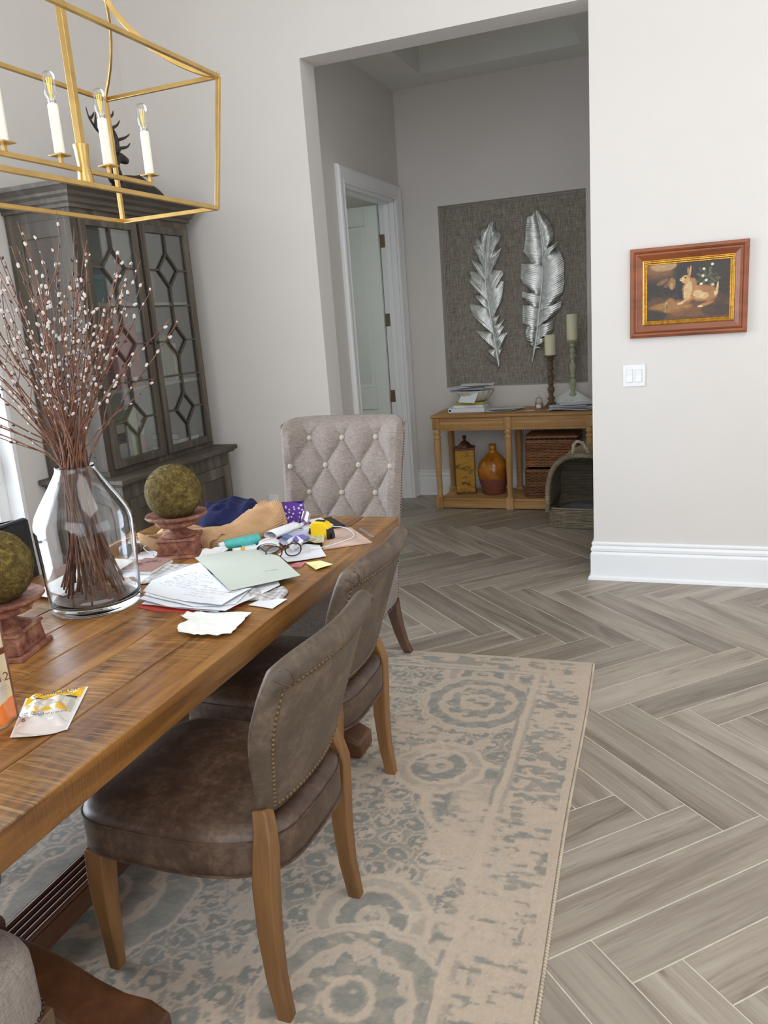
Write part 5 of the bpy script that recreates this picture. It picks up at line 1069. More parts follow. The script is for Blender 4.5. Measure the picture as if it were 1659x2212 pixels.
# plaid cloth
def plaid_mat():
    t = NT('plaid_cloth'); tc = t.coords(rnd=False)
    def band(dirn, sc): w = t.n('TexWave', bands_direction=dirn, Scale=sc); t.ln(tc, w.inputs['Vector']); return w.outputs['Fac']
    a = t.ramp(band('X', 14), [(.3, (0, 0, 0, 1)), (.6, (1, 1, 1, 1))]); c = t.ramp(band('Y', 14), [(.3, (0, 0, 0, 1)), (.6, (1, 1, 1, 1))]); d = t.ramp(band('X', 95), [(.35, (0, 0, 0, 1)), (.5, (1, 1, 1, 1))]); e = t.ramp(band('Y', 95), [(.35, (0, 0, 0, 1)), (.5, (1, 1, 1, 1))])
    m1 = t.n('Math', operation='MULTIPLY'); t.ln(a, m1.inputs[0]); t.ln(d, m1.inputs[1]); m2 = t.n('Math', operation='MULTIPLY'); t.ln(c, m2.inputs[0]); t.ln(e, m2.inputs[1]); m3 = t.n('Math', operation='ADD'); t.ln(m1.outputs[0], m3.inputs[0]); t.ln(m2.outputs[0], m3.inputs[1])
    m4 = t.n('Math', operation='MULTIPLY'); t.ln(m3.outputs[0], m4.inputs[0]); m4.inputs[1].default_value = .5
    t.bump(m4.outputs[0], .4, .0015); t.set(**{'Base Color': t.ramp(m4.outputs[0], [(0, S(216, 212, 204)), (.5, S(168, 166, 176)), (1, S(120, 122, 140))]), 'Roughness': .95}); return t.m
M['plaid'] = plaid_mat()
def clothf(cx, cy, wx, wy, a, amp, seed, base=.004):
    ca, sa = math.cos(a), math.sin(a)
    def f(u, v):
        x, y = (u-.5)*wx*(1+.08*math.sin(v*5+seed)), (v-.5)*wy*(1+.08*math.sin(u*6+seed)); e = sm(min(u, 1-u, v, 1-v)*8)
        return (cx+x*ca-y*sa, cy+x*sa+y*ca, base+amp*e*(.5+.5*math.sin(x*55+3*math.sin(y*20+seed)))*(.6+.6*mnoise.noise(Vector((x*9, y*9, seed)))))
    return f
b = MB(); b.grid(clothf(0, 0, .24, .20, .3, .016, 2), 44, 36, thick=.002); b.grid(clothf(.40, -.16, .12, .09, .4, .02, 5), 30, 24, thick=.002); b.grid(clothf(.22, -.08, .28, .05, -.38, .004, 7), 20, 8, thick=.002)
o = obj('tea_towel', b, M['plaid'], None, loc=(-1.585, 2.135, TZ+.001), smooth=True, angle=2); tag(o, 'grey and cream checked tea towel sticking out from under the sheets', 'towel')
# receipts: curled rolls
def curl(name, label, c, ax, L, r, turns, mat, dz=0, seed=1):
    b = MB(); d = Vector((math.cos(ax), math.sin(ax), 0)); n_ = Vector((-math.sin(ax), math.cos(ax), 0))
    def f(u, v):
        a = -PI/2+turns*2*PI*u; rr = r*(1-.35*u)*(1+.06*math.sin(v*6)); q_ = d*((v-.5)*L)+n_*(rr*math.cos(a)*1.9)+Vector((0, 0, r+rr*math.sin(a)*.95)); return q_
    b.grid(f, 40, 8, thick=.0007); o = obj(name, b, mat, None, loc=(*c, TZ+.0015+dz), smooth=True, angle=2); tag(o, label, 'receipt'); return o
rc = curl('receipt', 'long curled white till receipt with pink print in front of the teal tube', (-1.405, 2.395), 2.0, .075, .023, 1.7, M['paper'], .002)
b = MB(); 
for k in range(5): b.tube([(-.02+.008*k, -.022+.010*k, .0462), (-.008+.008*k, -.018+.010*k, .0462)], .001, 4)
obj('pink_print', b, plain('pink_ink', S(224, 150, 160), .8), rc, kind='stuff')
curl('receipt', 'smaller curled receipt roll beside the tan sweater', (-1.455, 2.60), 1.35, .15, .019, 1.2, M['paper'], .004, 2)
ts = sheet('tissue', 'twisted white tissue tip in front of the farther urn', 'tissue', [(-1.62, 2.27), (-1.64, 2.33), (-1.57, 2.36), (-1.52, 2.31), (-1.56, 2.26)], TZ+.006, plain('tissue_paper2', S(236, 236, 234), .9, var=.02), .0008, .02, .022, None, 33, 12)
# teal tube, glue stick, lip balm
def rod(name, label, cat, p0, p1, segs, z, group=None):
    d = Vector((p1[0]-p0[0], p1[1]-p0[1], 0)); L = d.length; t = thing(name, label, cat, (p0[0], p0[1], z), math.atan2(d.y, d.x))
    for nm, a, c, r0, r1, mat in segs:
        b = MB(); R = Matrix.Rotation(PI/2, 4, 'Y'); b.lathe([(0.0001, a*L), (r0*.96, a*L), (r0, a*L+.001), (r1, c*L-.001), (r1*.96, c*L), (0.0001, c*L)], 24, T=R); obj(nm, b, mat, t, smooth=True)
    return t
rod('cream_tube', 'teal cosmetic tube with pale cap lying in front of the sweater', 'tube', (-1.60, 2.372), (-1.50, 2.49), [('cap', 0, .13, .013, .016, M['paper']), ('body', .13, 1.0, .0195, .021, M['teal'])], TZ+.022)
rod('glue_stick', 'cream glue stick with orange band in front of the teal tube', 'glue stick', (-1.53, 2.352), (-1.44, 2.405), [('cap', 0, .28, .0105, .0105, M['cream']), ('band', .28, .42, .0108, .0108, plain('orange_band', S(232, 176, 70), .4)), ('body', .42, 1, .009, .009, M['paper'])], TZ+.014)
rod('lip_balm', 'mauve and clear lip balm tube lying on the checkered card', 'lip balm', (-1.44, 2.688), (-1.452, 2.80), [('base', 0, .45, .0075, .0075, M['paper']), ('cap', .45, 1, .0082, .0082, plain('mauve_cap', S(190, 130, 178), .35))], TZ+.0125)
# tape measure
tm = thing('tape_measure', 'yellow tape measure with black bumpers standing on the papers', 'tape measure', (-1.287, 2.585, TZ+.004), -.10)
b = MB(); prof = [(-.038, .006), (-.030, .001), (.030, .001), (.038, .006), (.039, .045), (.030, .060), (.016, .066), (-.022, .066), (-.036, .055)]
b.prism(prof, -.020, .020, T=Matrix.Rotation(PI/2, 4, 'X')); obj('case', b, M['yellow'], tm, bevel=.005, seg=3)
for s_ in (-1, 1):
    b = MB(); b.prism([(s_*x, z) for x, z in ((.034, .0), (.044, .0), (.044, .024), (.040, .040), (.034, .044))], -.0215, .0215, T=Matrix.Rotation(PI/2, 4, 'X')); obj('bumper', b, M['black'], tm, bevel=.003)
b = MB(); b.box(-.018, .020, -.008, .008, .064, .070); obj('lock_button', b, M['black'], tm, bevel=.003)
b = MB(); b.box(.043, .052, -.010, .010, .001, .004).box(.050, .052, -.010, .010, -.003, .022); obj('hook', b, M['black'], tm)
# spectacles
sp = thing('spectacles', 'dark brown spectacles standing on edge over the papers', 'glasses', (-1.30, 2.31, TZ+.008), .75)
def ring(cx, cz, rx, rz, tilt=0):
    return [(cx+rx*math.copysign(abs(math.cos(a))**.8, math.cos(a)), 0, cz+rz*math.sin(a)) for a in [2*PI*k/28 for k in range(28)]]
M['tort'] = plain('dark_tortoise', S(62, 34, 34), .25, var=.25, scale=60)
fr_ = MB(); fr_.tube(ring(-.034, .027, .028, .022), .0024, 8, closed=True); fr_.tube(ring(.034, .027, .028, .022), .0024, 8, closed=True); fr_.tube([(-.008, 0, .033), (0, -.001, .037), (.008, 0, .033)], .0024, 8)
obj('frame_front', fr_, M['tort'], sp, smooth=True, angle=2)
for s_ in (-1, 1):
    b = MB(); b.prism([(x, z_) for x, _, z_ in ring(s_*.034, .027, .026, .020)], -.0006, .0006, T=Matrix.Rotation(PI/2, 4, 'X')); obj('lens', b, M['winpane'], sp)
    b = MB(); b.tube(smoothpts([(s_*.062, 0, .036), (s_*.064, .04, .034), (s_*.062, .09, .030), (s_*.058, .118, .018), (s_*.056, .135, .002)], 5), .0021, 8, ry=.0028); obj('temple', b, M['tort'], sp, smooth=True, angle=2)
# cable and charger
b = MB(); b.box(-.018, .018, -.016, .016, .0, .034); cg = thing('charger', 'white wall charger cube with grey side behind the brown notebook', 'charger', (-1.945, 2.36, TZ+.001), .5); obj('cube', b, M['white'], cg, bevel=.004)
b = MB(); b.lathe([(.0, 0), (.03, 0), (.034, .012), (.034, .03), (.028, .036), (0, .036)], 24, (-.02, -.05, 0)); obj('grey_dock', b, plain('grey_dock', S(96, 98, 100), .5), cg, smooth=True)
b = MB(); b.tube([(.005, 0, .034), (.005, 0, .044)], .003, 8).tube([(-.005, 0, .034), (-.005, 0, .044)], .003, 8); obj('prong', b, M['white'], cg)
b = MB(); b.tube(smoothpts([(-2.05, 2.33, .02), (-2.08, 2.44, .01), (-2.05, 2.53, .004), (-1.96, 2.50, .004), (-1.90, 2.44, .012), (-1.875, 2.38, .03), (-1.90, 2.33, .02), (-1.84, 2.30, .004), (-1.83, 2.29, .004)], 7), .0022, 8); o = obj('cable', b, M['white'], None, loc=(0, 0, TZ+.001), smooth=True, angle=3); tag(o, 'thin white charging cable looping behind the urn at the left of the sweater', 'cable')
b = MB(); b.tube(smoothpts([(-1.46, 2.60, .012), (-1.39, 2.67, .014), (-1.33, 2.70, .014), (-1.24, 2.70, .012), (-1.17, 2.62, .0065), (-1.175, 2.55, .0065), (-1.22, 2.46, .0065), (-1.26, 2.42, .012)], 7), .0016, 8); o = obj('cable', b, M['white'], None, loc=(0, 0, TZ+.002), smooth=True, angle=3); tag(o, 'thin white wire curving round the tape measure across the magazine', 'cable')

# ---------------------------------------------------------------- garments
def knit(name, c0, c1, sc=300):
    t = NT(name); v = t.coords(rnd=False); w = t.noise(v, sc, 2); f = t.noise(v, 12, 3); m_ = t.n('Mix', data_type='FLOAT'); m_.inputs[0].default_value = .5; t.ln(w, m_.inputs[2]); t.ln(f, m_.inputs[3])
    t.bump(w, .5, .001); t.set(**{'Base Color': t.ramp(m_.outputs[0], [(.3, c0), (.7, c1)]), 'Roughness': 1.0, 'Sheen Weight': 0.0}); return t.m
M['tan'] = knit('tan_knit', S(176, 136, 98), S(212, 174, 134)); M['navy'] = knit('navy_cloth', S(12, 16, 52), S(26, 34, 84))
def drape(b, path, wid, hgt, ribs=0, seed=0, amp=.22, flat=.6, nu=150):
    P = smoothpts(path, 8); n = len(P)
    def f(u, v):
        j = v*(n-1); i = min(int(j), n-2); p = P[i].lerp(P[i+1], j-i); d = (P[min(i+2, n-1)]-P[max(i-1, 0)]); d.z = 0; d.normalize(); q_ = Vector((-d.y, d.x, 0))
        w_ = interp([k/(len(wid)-1) for k in range(len(wid))], wid, v); h_ = interp([k/(len(hgt)-1) for k in range(len(hgt))], hgt, v)
        a = PI*u; r = 1+amp*.8*mnoise.noise(Vector((math.cos(a)*1.2, v*3, seed)))-amp*.55*abs(math.sin(u*5.5+1.4*math.sin(v*3.2+seed)+seed))**.6+amp*.22*math.sin(u*17+2.2*math.sin(v*4+seed))+amp*.3+(.012*math.sin(u*ribs*PI*2) if ribs else 0)
        return p+q_*(w_*math.cos(a)*r)+Vector((0, 0, max(.0, h_*math.sin(a)**flat*r)))
    b.grid(f, nu, n*2, thick=.003 if 0 else 0)
    return b
b = MB()
drape(b, [(-1.76, 2.45, 0), (-1.68, 2.46, .0), (-1.61, 2.52, 0), (-1.585, 2.60, 0), (-1.57, 2.68, 0), (-1.56, 2.74, 0)], [.055, .065, .07, .085, .085, .04], [.055, .066, .07, .085, .10, .03], 34, 3)
drape(b, [(-1.55, 2.62, 0), (-1.575, 2.70, 0), (-1.615, 2.77, .0), (-1.66, 2.85, .0), (-1.76, 2.86, 0)], [.05, .075, .06, .045, .03], [.06, .112, .115, .07, .03], 30, 7)
drape(b, [(-1.62, 2.42, 0), (-1.72, 2.47, 0), (-1.80, 2.46, 0), (-1.87, 2.42, 0)], [.05, .06, .05, .03], [.05, .06, .06, .045], 0, 11)
b.grid(lambda u, v: (-1.875+.07*math.cos(2*PI*u)*(1+.1*v), 2.375+.035*math.sin(2*PI*u), .002+.055*v+.012*math.sin(2*PI*u*2)*v), 40, 10, thick=.004)
drape(b, [(-1.90, 2.44, 0), (-1.93, 2.50, 0), (-1.89, 2.56, 0), (-1.82, 2.60, 0)], [.02, .03, .035, .02], [.03, .045, .05, .03], 0, 17)
tn = obj('sweater', b, M['tan'], None, loc=(0, 0, TZ+.001), smooth=True, angle=3); tag(tn, 'tan ribbed knit sweater draped in folds behind the farther urn', 'sweater')
b = MB()
def nv(u, v):
    a = 2*PI*u; r = v; x = .165*r*math.cos(a)*(1+.1*mnoise.noise(Vector((math.cos(a)*2, math.sin(a)*2, 3)))); y = .13*r*math.sin(a)*(1+.14*mnoise.noise(Vector((math.cos(a)*2, math.sin(a)*2, 8))))
    wx_ = .05*mnoise.noise(Vector((x*7, y*7, 1))); wy_ = .05*mnoise.noise(Vector((x*7, y*7, 6))); n1_ = mnoise.noise(Vector(((x+wx_)*12, (y+wy_)*7, 5))); n2_ = mnoise.noise(Vector(((x-wy_)*10, (y+wx_)*22, 15)))
    rd = 1-2.2*math.sqrt(n1_*n1_+.004); rd2 = 1-2.2*math.sqrt(n2_*n2_+.006); f = math.sqrt(max(0, 1-r**2.4)); return (x, y, .070*f*(1+.25*mnoise.noise(Vector((x*5, y*5, 3))))+.030*f*rd+.014*f*rd2)
b.grid(nv, 150, 80)
nvo = obj('navy_garment', b, M['navy'], None, loc=(-1.79, 2.77, TZ+.001), smooth=True, angle=3); tag(nvo, 'crumpled navy blue garment heaped behind the tan sweater', 'garment')
# purple pouch with white star print
pp = thing('zip_pouch', 'purple pouch with white star print standing behind the sweater', 'pouch', (-1.545, 2.80, TZ+.001), .35)
b = MB(); b.grid(lambda u, v: (.078*math.copysign(abs(math.cos(2*PI*u))**.35, math.cos(2*PI*u))*(1-.06*v), .026*math.copysign(abs(math.sin(2*PI*u))**.8, math.sin(2*PI*u))*(1-.85*v), .082*v+.004*math.sin(u*20)*v), 48, 16); po = obj('body', b, M['purple'], pp, smooth=True, angle=2)
b = MB(); b.tube([(-.075, 0, .083), (.078, 0, .084)], .0035, 8); obj('zip', b, plain('violet_zip', S(60, 26, 110), .5), pp, smooth=True)
b = MB(); rg = random.Random(2)
for k in range(44):
    x = rg.uniform(-.068, .068); z_ = rg.uniform(.006, .074); v_ = z_/.082; y = -.026*(1-.85*v_)*(1-.3*abs(x/.07)**4)-.0012; a0 = rg.uniform(0, 6); pg = []
    for i in range(10): r = .0058 if i % 2 == 0 else .0024; pg.append((x+r*math.cos(a0+i*PI/5), y+.3*(z_-.04)*0, z_+r*math.sin(a0+i*PI/5)))
    b.add(pg, [tuple(range(10))])
obj('star_print', b, M['white'], pp, kind='stuff')
b = MB(); b.grid(lambda u, v: (.06+.05*u, -.055+.03*v, .01+.02*math.sin(PI*u)+.03*v), 14, 10, thick=.001); o = obj('plastic_bag', b, M['plastic'], None, loc=(-1.53, 2.80, TZ+.001), smooth=True); tag(o, 'small clear plastic bag leaning on the purple pouch', 'bag')

# ---------------------------------------------------------------- treat bags in the foreground
PC = [(-1.285, 1.085), (-1.41, 1.245), (-1.30, 1.335), (-1.19, 1.17)]
pk = thing('treat_pouch', 'yellow and clear dog treat pouch lying flat at the front table edge', 'pouch', (-1.298, 1.205, TZ+.001), 0)
A_, B_, C_, D_ = [Vector((x+1.298, y-1.205, 0)) for x, y in ((-1.298, 1.093), (-1.405, 1.245), (-1.300, 1.330), (-1.200, 1.150))]
# u runs A->D (bottom gusset) / B->C (top seal), v from bottom to top
def pkf(u, v, s_=1):
    p = A_.lerp(D_, u).lerp(B_.lerp(C_, u), v); e = min(u, 1-u)*3.2; e2 = min(v*1.6, (1-v)*1.3); hgt_ = .020*sm(min(1, e))*sm(min(1, e2*1.6)); bot = -.010*math.sin(PI*u)*(1-v)**2
    d = (A_-B_).normalized(); p = p+d*(-bot)*1.6; wv = .0035*math.sin(u*17+v*5)*sm(min(1, v*3))+.003*math.sin(v*26+u*4)
    return (p.x, p.y, .0015+(hgt_+max(0, wv)*sm(min(1, e*2))) if s_ > 0 else .0003)
tp = NT('pouch_film'); at_ = tp.n('VertexColor', layer_name='Col'); tp.set(**{'Base Color': at_.outputs['Color'], 'Roughness': .22, 'Coat Weight': .4, 'Coat Roughness': .1}); M['film'] = tp.m
nu, nv_ = 150, 130; U, V = np.meshgrid(np.linspace(0, 1, nu), np.linspace(0, 1, nv_)); G = np.array([[pkf(u, v) for u in np.linspace(0, 1, nu)] for v in np.linspace(0, 1, nv_)])
C = np.empty(U.shape+(3,)); C[:] = lin([226, 220, 214]); nz = fbm(U*8, V*8, 4)[..., None]
win = (V > .36) & (V < .72) & (U > .07) & (U < .93); C[win] = lin([196, 190, 180]); C = C*(.88+.24*nz)
C[(V > .40) & (V < .66) & (np.abs(np.sin(U*18)) > .75)] = lin([222, 214, 196])
top = V > .74-.05*np.sin(U*3.3); C[top] = lin([244, 192, 20]); C[(V > .70) & (V < .755) & (((U > .16) & (U < .44)) | ((U > .60) & (U < .90)))] = lin([40, 38, 36])
em = (((U-.52)/.085)**2+((V-.725)/.07)**2) < 1; C[em] = lin([238, 240, 240])
for uc in (.30, .53, .76):
    C[(((U-uc)/.095)**2+((V-.40)/.052)**2) < 1] = lin([226, 180, 66])
C[V < .22] = lin([222, 212, 208]); C[(U > .965) | (U < .03)] = lin([232, 236, 240])
o = colgrid(nu, nv_, G[..., 0], G[..., 1], G[..., 2], C, 'film', M['film'], pk)
b = MB(); b.add([tuple(pkf(u, v, -1)) for u, v in ((0, 0), (1, 0), (1, 1), (0, 1))], [(3, 2, 1, 0)]); obj('back_film', b, M['paper'], pk)
angp = math.atan2((D_-A_).y, (D_-A_).x); angt = math.atan2((C_-B_).y, (C_-B_).x)
def onp(u, v, dz=.003): p = pkf(u, v); return (p[0], p[1], p[2]+dz)
text('ComfortLit', .017, M['ink'], pk, onp(.52, .885, .0045), (.05, 0, angt), 'brand_lettering', sx=1.25); text('6', .017, M['ink'], pk, onp(.17, .275), (0.2, 0, angp-.02), 'count')
text('SMALL ROLL\nDOG TREATS', .0065, M['ink'], pk, onp(.33, .275, .004), (0.2, 0, angp+.05), 'print_lettering', sx=1.3); text('NET WT 2.1 OZ (60 g)', .0058, M['ink'], pk, onp(.68, .275, .004), (.2, 0, angp+.1), 'print_lettering')
text('NATURAL', .0058, M['white'], pk, onp(.75, .728, .003), (0, 0, angt-.05), 'print_lettering')
sb = thing('treat_bag', 'tan and orange stand-up treat bag cut off by the left picture edge', 'bag', (-1.356, 1.175, TZ+.001), math.radians(66))
# local x runs to the right in the picture (towards the bag's right seam at x=0); depth y
def sbf(u, v, s_):
    x = -.17*(1-u); e = sm(min(u, 1-u)*4); th = .030*(1-v)**.8*e+.001; return (x, -s_*th, .225*v)
nu, nv_ = 90, 110; U, V = np.meshgrid(np.linspace(0, 1, nu), np.linspace(0, 1, nv_)); G = np.array([[sbf(u, v, 1) for u in np.linspace(0, 1, nu)] for v in np.linspace(0, 1, nv_)]); C = np.empty(U.shape+(3,)); C[:] = lin([216, 196, 160])
nz = fbm(U*6, V*6, 14)[..., None]; C = C*(.9+.2*nz); mid = (V > .26) & (V < .66) & (U < .86); C[mid] = lin([206, 196, 184]); C[(V > .665) & (V < .73)] = lin([112, 58, 40]); C[V < .24-.03*(1-U)*3] = lin([226, 116, 36]); C[V < .02] = lin([170, 140, 120]); C[U > .975] = lin([110, 62, 46])
colgrid(nu, nv_, G[..., 0], G[..., 1], G[..., 2], C, 'front_film', M['film'], sb); b = MB(); b.grid(lambda u, v: sbf(1-u, v, -1), 20, 20); obj('back_film', b, plain('brown_film', S(120, 70, 52), .4), sb, smooth=True)
text('12', .026, plain('brown_ink', S(104, 52, 40), .6), sb, (-.022, -.019, .105), (PI/2-.12, 0, .0), 'count'); text('CO.', .010, M['greyink'], sb, (-.022, -.022, .082), (PI/2-.12, 0, .0), 'print_lettering')
# ---------------------------------------------------------------- hall: niche panel and feathers
nf = NT('grasscloth'); v = nf.coords((260, 1, 18), rnd=False); a_ = nf.noise(v, 1, 4, .6); v2 = nf.coords((18, 1, 260), rnd=False); c_ = nf.noise(v2, 1, 4, .6)
m_ = nf.n('Mix', data_type='FLOAT'); m_.inputs[0].default_value = .42; nf.ln(a_, m_.inputs[2]); nf.ln(c_, m_.inputs[3]); nf.bump(m_.outputs[0], .6, .0015)
nf.set(**{'Base Color': nf.ramp(m_.outputs[0], [(.36, S(104, 97, 88)), (.5, S(148, 140, 130)), (.64, S(182, 174, 162))]), 'Roughness': .95})
b = MB(); b.box(NX0+.008, NX1-.008, HY+.072, HY+.0899, NZ0+.008, NZ1-.008); npn = st('trim_2', b, nf.m)
FD = dict(F1s=[(-1.524,1.081),(-1.553,1.304),(-1.577,1.485),(-1.6,1.67),(-1.612,1.801),(-1.603,1.929),(-1.586,2.086),(-1.542,2.251)],
F1l=[(-1.541,2.262),(-1.572,2.254),(-1.58,2.224),(-1.634,2.211),(-1.643,2.174),(-1.64,2.126),(-1.671,2.155),(-1.689,2.134),(-1.681,2.089),(-1.705,2.082),(-1.678,2.006),(-1.63,1.931),(-1.723,1.992),(-1.731,1.979),(-1.667,1.873),(-1.738,1.902),(-1.746,1.877),(-1.737,1.853),(-1.762,1.794),(-1.747,1.773),(-1.704,1.737),(-1.647,1.69),(-1.757,1.715),(-1.724,1.686),(-1.768,1.63),(-1.704,1.652),(-1.637,1.608),(-1.754,1.633),(-1.773,1.604),(-1.737,1.549),(-1.766,1.524),(-1.722,1.508),(-1.591,1.393),(-1.688,1.409),(-1.724,1.388),(-1.683,1.352),(-1.692,1.312),(-1.62,1.275),(-1.562,1.251),(-1.699,1.242),(-1.69,1.201),(-1.633,1.225),(-1.545,1.163),(-1.524,1.081)],
F1r=[(-1.541,2.262),(-1.515,2.254),(-1.527,2.199),(-1.469,2.15),(-1.481,2.107),(-1.524,2.023),(-1.473,2.043),(-1.489,1.982),(-1.547,1.879),(-1.47,1.869),(-1.461,1.839),(-1.486,1.79),(-1.463,1.782),(-1.468,1.725),(-1.482,1.629),(-1.545,1.516),(-1.452,1.535),(-1.511,1.5),(-1.53,1.449),(-1.456,1.496),(-1.493,1.433),(-1.446,1.41),(-1.499,1.368),(-1.447,1.371),(-1.471,1.3),(-1.499,1.268),(-1.49,1.234),(-1.516,1.189),(-1.515,1.135),(-1.524,1.081)],
F2s=[(-1.245,1.121),(-1.222,1.219),(-1.199,1.349),(-1.178,1.51),(-1.157,1.668),(-1.14,1.824),(-1.134,1.961),(-1.149,2.123),(-1.174,2.26),(-1.18,2.303)],
F2l=[(-1.18,2.303),(-1.192,2.305),(-1.232,2.272),(-1.258,2.266),(-1.273,2.191),(-1.284,2.05),(-1.295,2.001),(-1.236,1.911),(-1.308,1.915),(-1.32,1.808),(-1.313,1.757),(-1.23,1.673),(-1.318,1.693),(-1.32,1.649),(-1.252,1.579),(-1.318,1.591),(-1.321,1.494),(-1.323,1.442),(-1.284,1.413),(-1.302,1.362),(-1.287,1.295),(-1.244,1.286),(-1.329,1.258),(-1.275,1.272),(-1.235,1.243),(-1.245,1.121)],
F2r=[(-1.18,2.303),(-1.157,2.301),(-1.117,2.254),(-1.074,2.194),(-1.047,2.112),(-1.058,2.064),(-1.094,2.016),(-1.02,2.055),(-1.02,2.018),(-1.056,1.978),(-1.002,1.973),(-0.972,1.896),(-0.972,1.735),(-0.989,1.655),(-1.075,1.566),(-0.997,1.595),(-1.004,1.542),(-1.057,1.482),(-1.167,1.418),(-1.061,1.45),(-1.073,1.374),(-1.1,1.336),(-1.167,1.314),(-1.134,1.313),(-1.128,1.28),(-1.195,1.257),(-1.135,1.247),(-1.215,1.252),(-1.245,1.121)])
def hit(o, d, poly):
    best = None
    for a, c in zip(poly, poly[1:]):
        ex, ez = c[0]-a[0], c[1]-a[1]; det = d[0]*(-ez)+d[1]*ex
        if abs(det) < 1e-9: continue
        rx, rz = a[0]-o[0], a[1]-o[1]; t_ = (rx*(-ez)+rz*ex)/det; s_ = (d[0]*rz-d[1]*rx)/det
        if t_ > .002 and 0 <= s_ <= 1 and (best is None or t_ < best): best = t_
    return best
def feather(label, spine, left, right, angl, angr, seed):
    c0 = spine[len(spine)//2]; t = thing('metal_feather', label, 'wall decor', (c0[0], HY+.050, c0[1]), 0, 'silver feathers in the niche'); rg = random.Random(seed)
    SPn = smoothpts([(x, 0, z) for x, z in spine], 40); n = len(SPn)
    for nm, poly, sgn, ang in (('left_vane', left, -1, angl), ('right_vane', right, 1, angr)):
        b = MB(); M_ = 300; pr = None
        for i in range(M_+1):
            f = i/M_; j = f*(n-1)*.985+.008*n; k = min(int(j), n-2); p = SPn[k].lerp(SPn[k+1], j-k); tg = (SPn[k+1]-SPn[k]).normalized(); aa = math.radians(lerp(ang[0], ang[1], f))
            q_ = Vector((sgn*tg.z, 0, -sgn*tg.x)); d = (q_*math.cos(aa)+tg*math.sin(aa)); L = hit((p.x, p.z), (d.x, d.z), poly)
            if L is None: L = 0.003
            L = min(L, .26); wob = .0013*math.sin(i*1.9)+.0014*mnoise.noise(Vector((i*.21, seed, 0))); row = []
            for m_ in range(9):
                g = m_/8; y = -.020*math.sin(PI*min(1, g*1.0))*(.5+.5*sm(L/.1))-.006+wob*sm(g*4)+.010*g*g*mnoise.noise(Vector((i*.05, seed+3, 0))); x = p+d*(L*g); row.append((x.x-c0[0], y, x.z-c0[1]))
            rr = row+[(x_, y_+.003, z_) for x_, y_, z_ in row]; base = len(b.v); b.v += rr
            if pr is not None:
                for m_ in range(8):
                    F_ = (pr+m_, base+m_, base+m_+1, pr+m_+1); G_ = (pr+9+m_+1, base+9+m_+1, base+9+m_, pr+9+m_)
                    b.f += [F_[::-1] if sgn > 0 else F_, G_[::-1] if sgn > 0 else G_]; b.mi += [0, 0]
                b.f.append((pr+8, base+8, base+17, pr+17)); b.mi.append(0)
            pr = base
        obj(nm, b, M['silver'], t, smooth=True, angle=1.2)
    b = MB(); b.tube([(p.x-c0[0], -.010, p.z-c0[1]) for p in SPn[::6]], [lerp(.0075, .0022, i/(len(SPn[::6])-1)) for i in range(len(SPn[::6]))], 8); obj('quill', b, M['silver'], t, smooth=True, angle=2)
    b = MB(); b.tube([(0, -.005, .1), (0, .024, .1)], .006, 8).tube([(0, -.005, -.3), (0, .024, -.3)], .006, 8); obj('mount', b, M['silver'], t)
feather('narrower left silver metal feather with ragged edges in the niche', FD['F1s'], FD['F1l'], FD['F1r'], (50, 62), (48, 55), 3)
feather('broader right silver metal feather with smooth rounded edge in the niche', FD['F2s'], FD['F2l'], FD['F2r'], (2, 20), (22, 48), 9)
# ---------------------------------------------------------------- console table
KZ = .772; kt = thing('console_table', 'honey-coloured wooden console table with turned legs below the feather niche', 'table', (-1.33, 6.345, 0))
kx0, kx1, ky0, ky1 = -.645, .645, -.235, .235
b = MB(); b.box(kx0, kx1, ky0, ky1, KZ-.024, KZ); obj('tabletop', b, M['console'], kt, bevel=.006)
b = MB(); xs = [-.605, -.02, .605]
for y in (-.20, .20): b.box(-.60, .60, y-.012, y+.012, KZ-.125, KZ-.0245)
for x in (-.60, .60): b.box(x-.012, x+.012, -.2, .2, KZ-.125, KZ-.0245)
ap = obj('apron', b, M['console'], kt, bevel=.002)
b = MB(); b.box(-.60, .60, -.219, -.211, KZ-.05, KZ-.04).box(-.60, .60, -.219, -.211, KZ-.128, KZ-.116); obj('apron_moulding', b, M['console'], ap, bevel=.002)
b = MB()
for k in range(76):
    x = -.565+k*.0150
    if abs(x+.02) < .03: continue
    b.tube([(x, -.213, KZ-.110), (x, -.213, KZ-.078)], .0052, 6)
obj('fluting', b, M['console'], ap, smooth=True, kind='stuff')
for x in xs:
    for y in (-.20, .20):
        b = MB(); b.box(x-.029, x+.029, y-.029, y+.029, KZ-.115, KZ-.0245); lg = obj('leg_block', b, M['consolev'], kt, bevel=.004)
        b = MB(); b.lathe([(0, .09), (.022, .09), (.024, .10), (.020, .115), (.0215, .14), (.026, .40), (.029, .52), (.028, .555), (.024, .572), (.030, .582), (.030, .592), (.022, .600), (.022, .612), (.030, .620), (.030, .632), (.024, .64), (.026, .66), (0, .66)], 24, (x, y, 0)); obj('leg', b, M['consolev'], kt, smooth=True)
        b = MB(); b.box(x-.031, x+.031, y-.031, y+.031, .0, .098); obj('foot_block', b, M['consolev'], kt, bevel=.004)
b = MB(); b.box(-.60, .60, -.205, .205, .066, .084); obj('shelf', b, M['console'], kt, bevel=.002)
for y in (-.21, .21):
    for a, c in ((-.574, -.051), (.011, .574)): b = MB(); b.box(a, c, y-.010, y+.010, .008, .0655); obj('plinth_rail', b, M['console'], kt, bevel=.002)
b = MB()
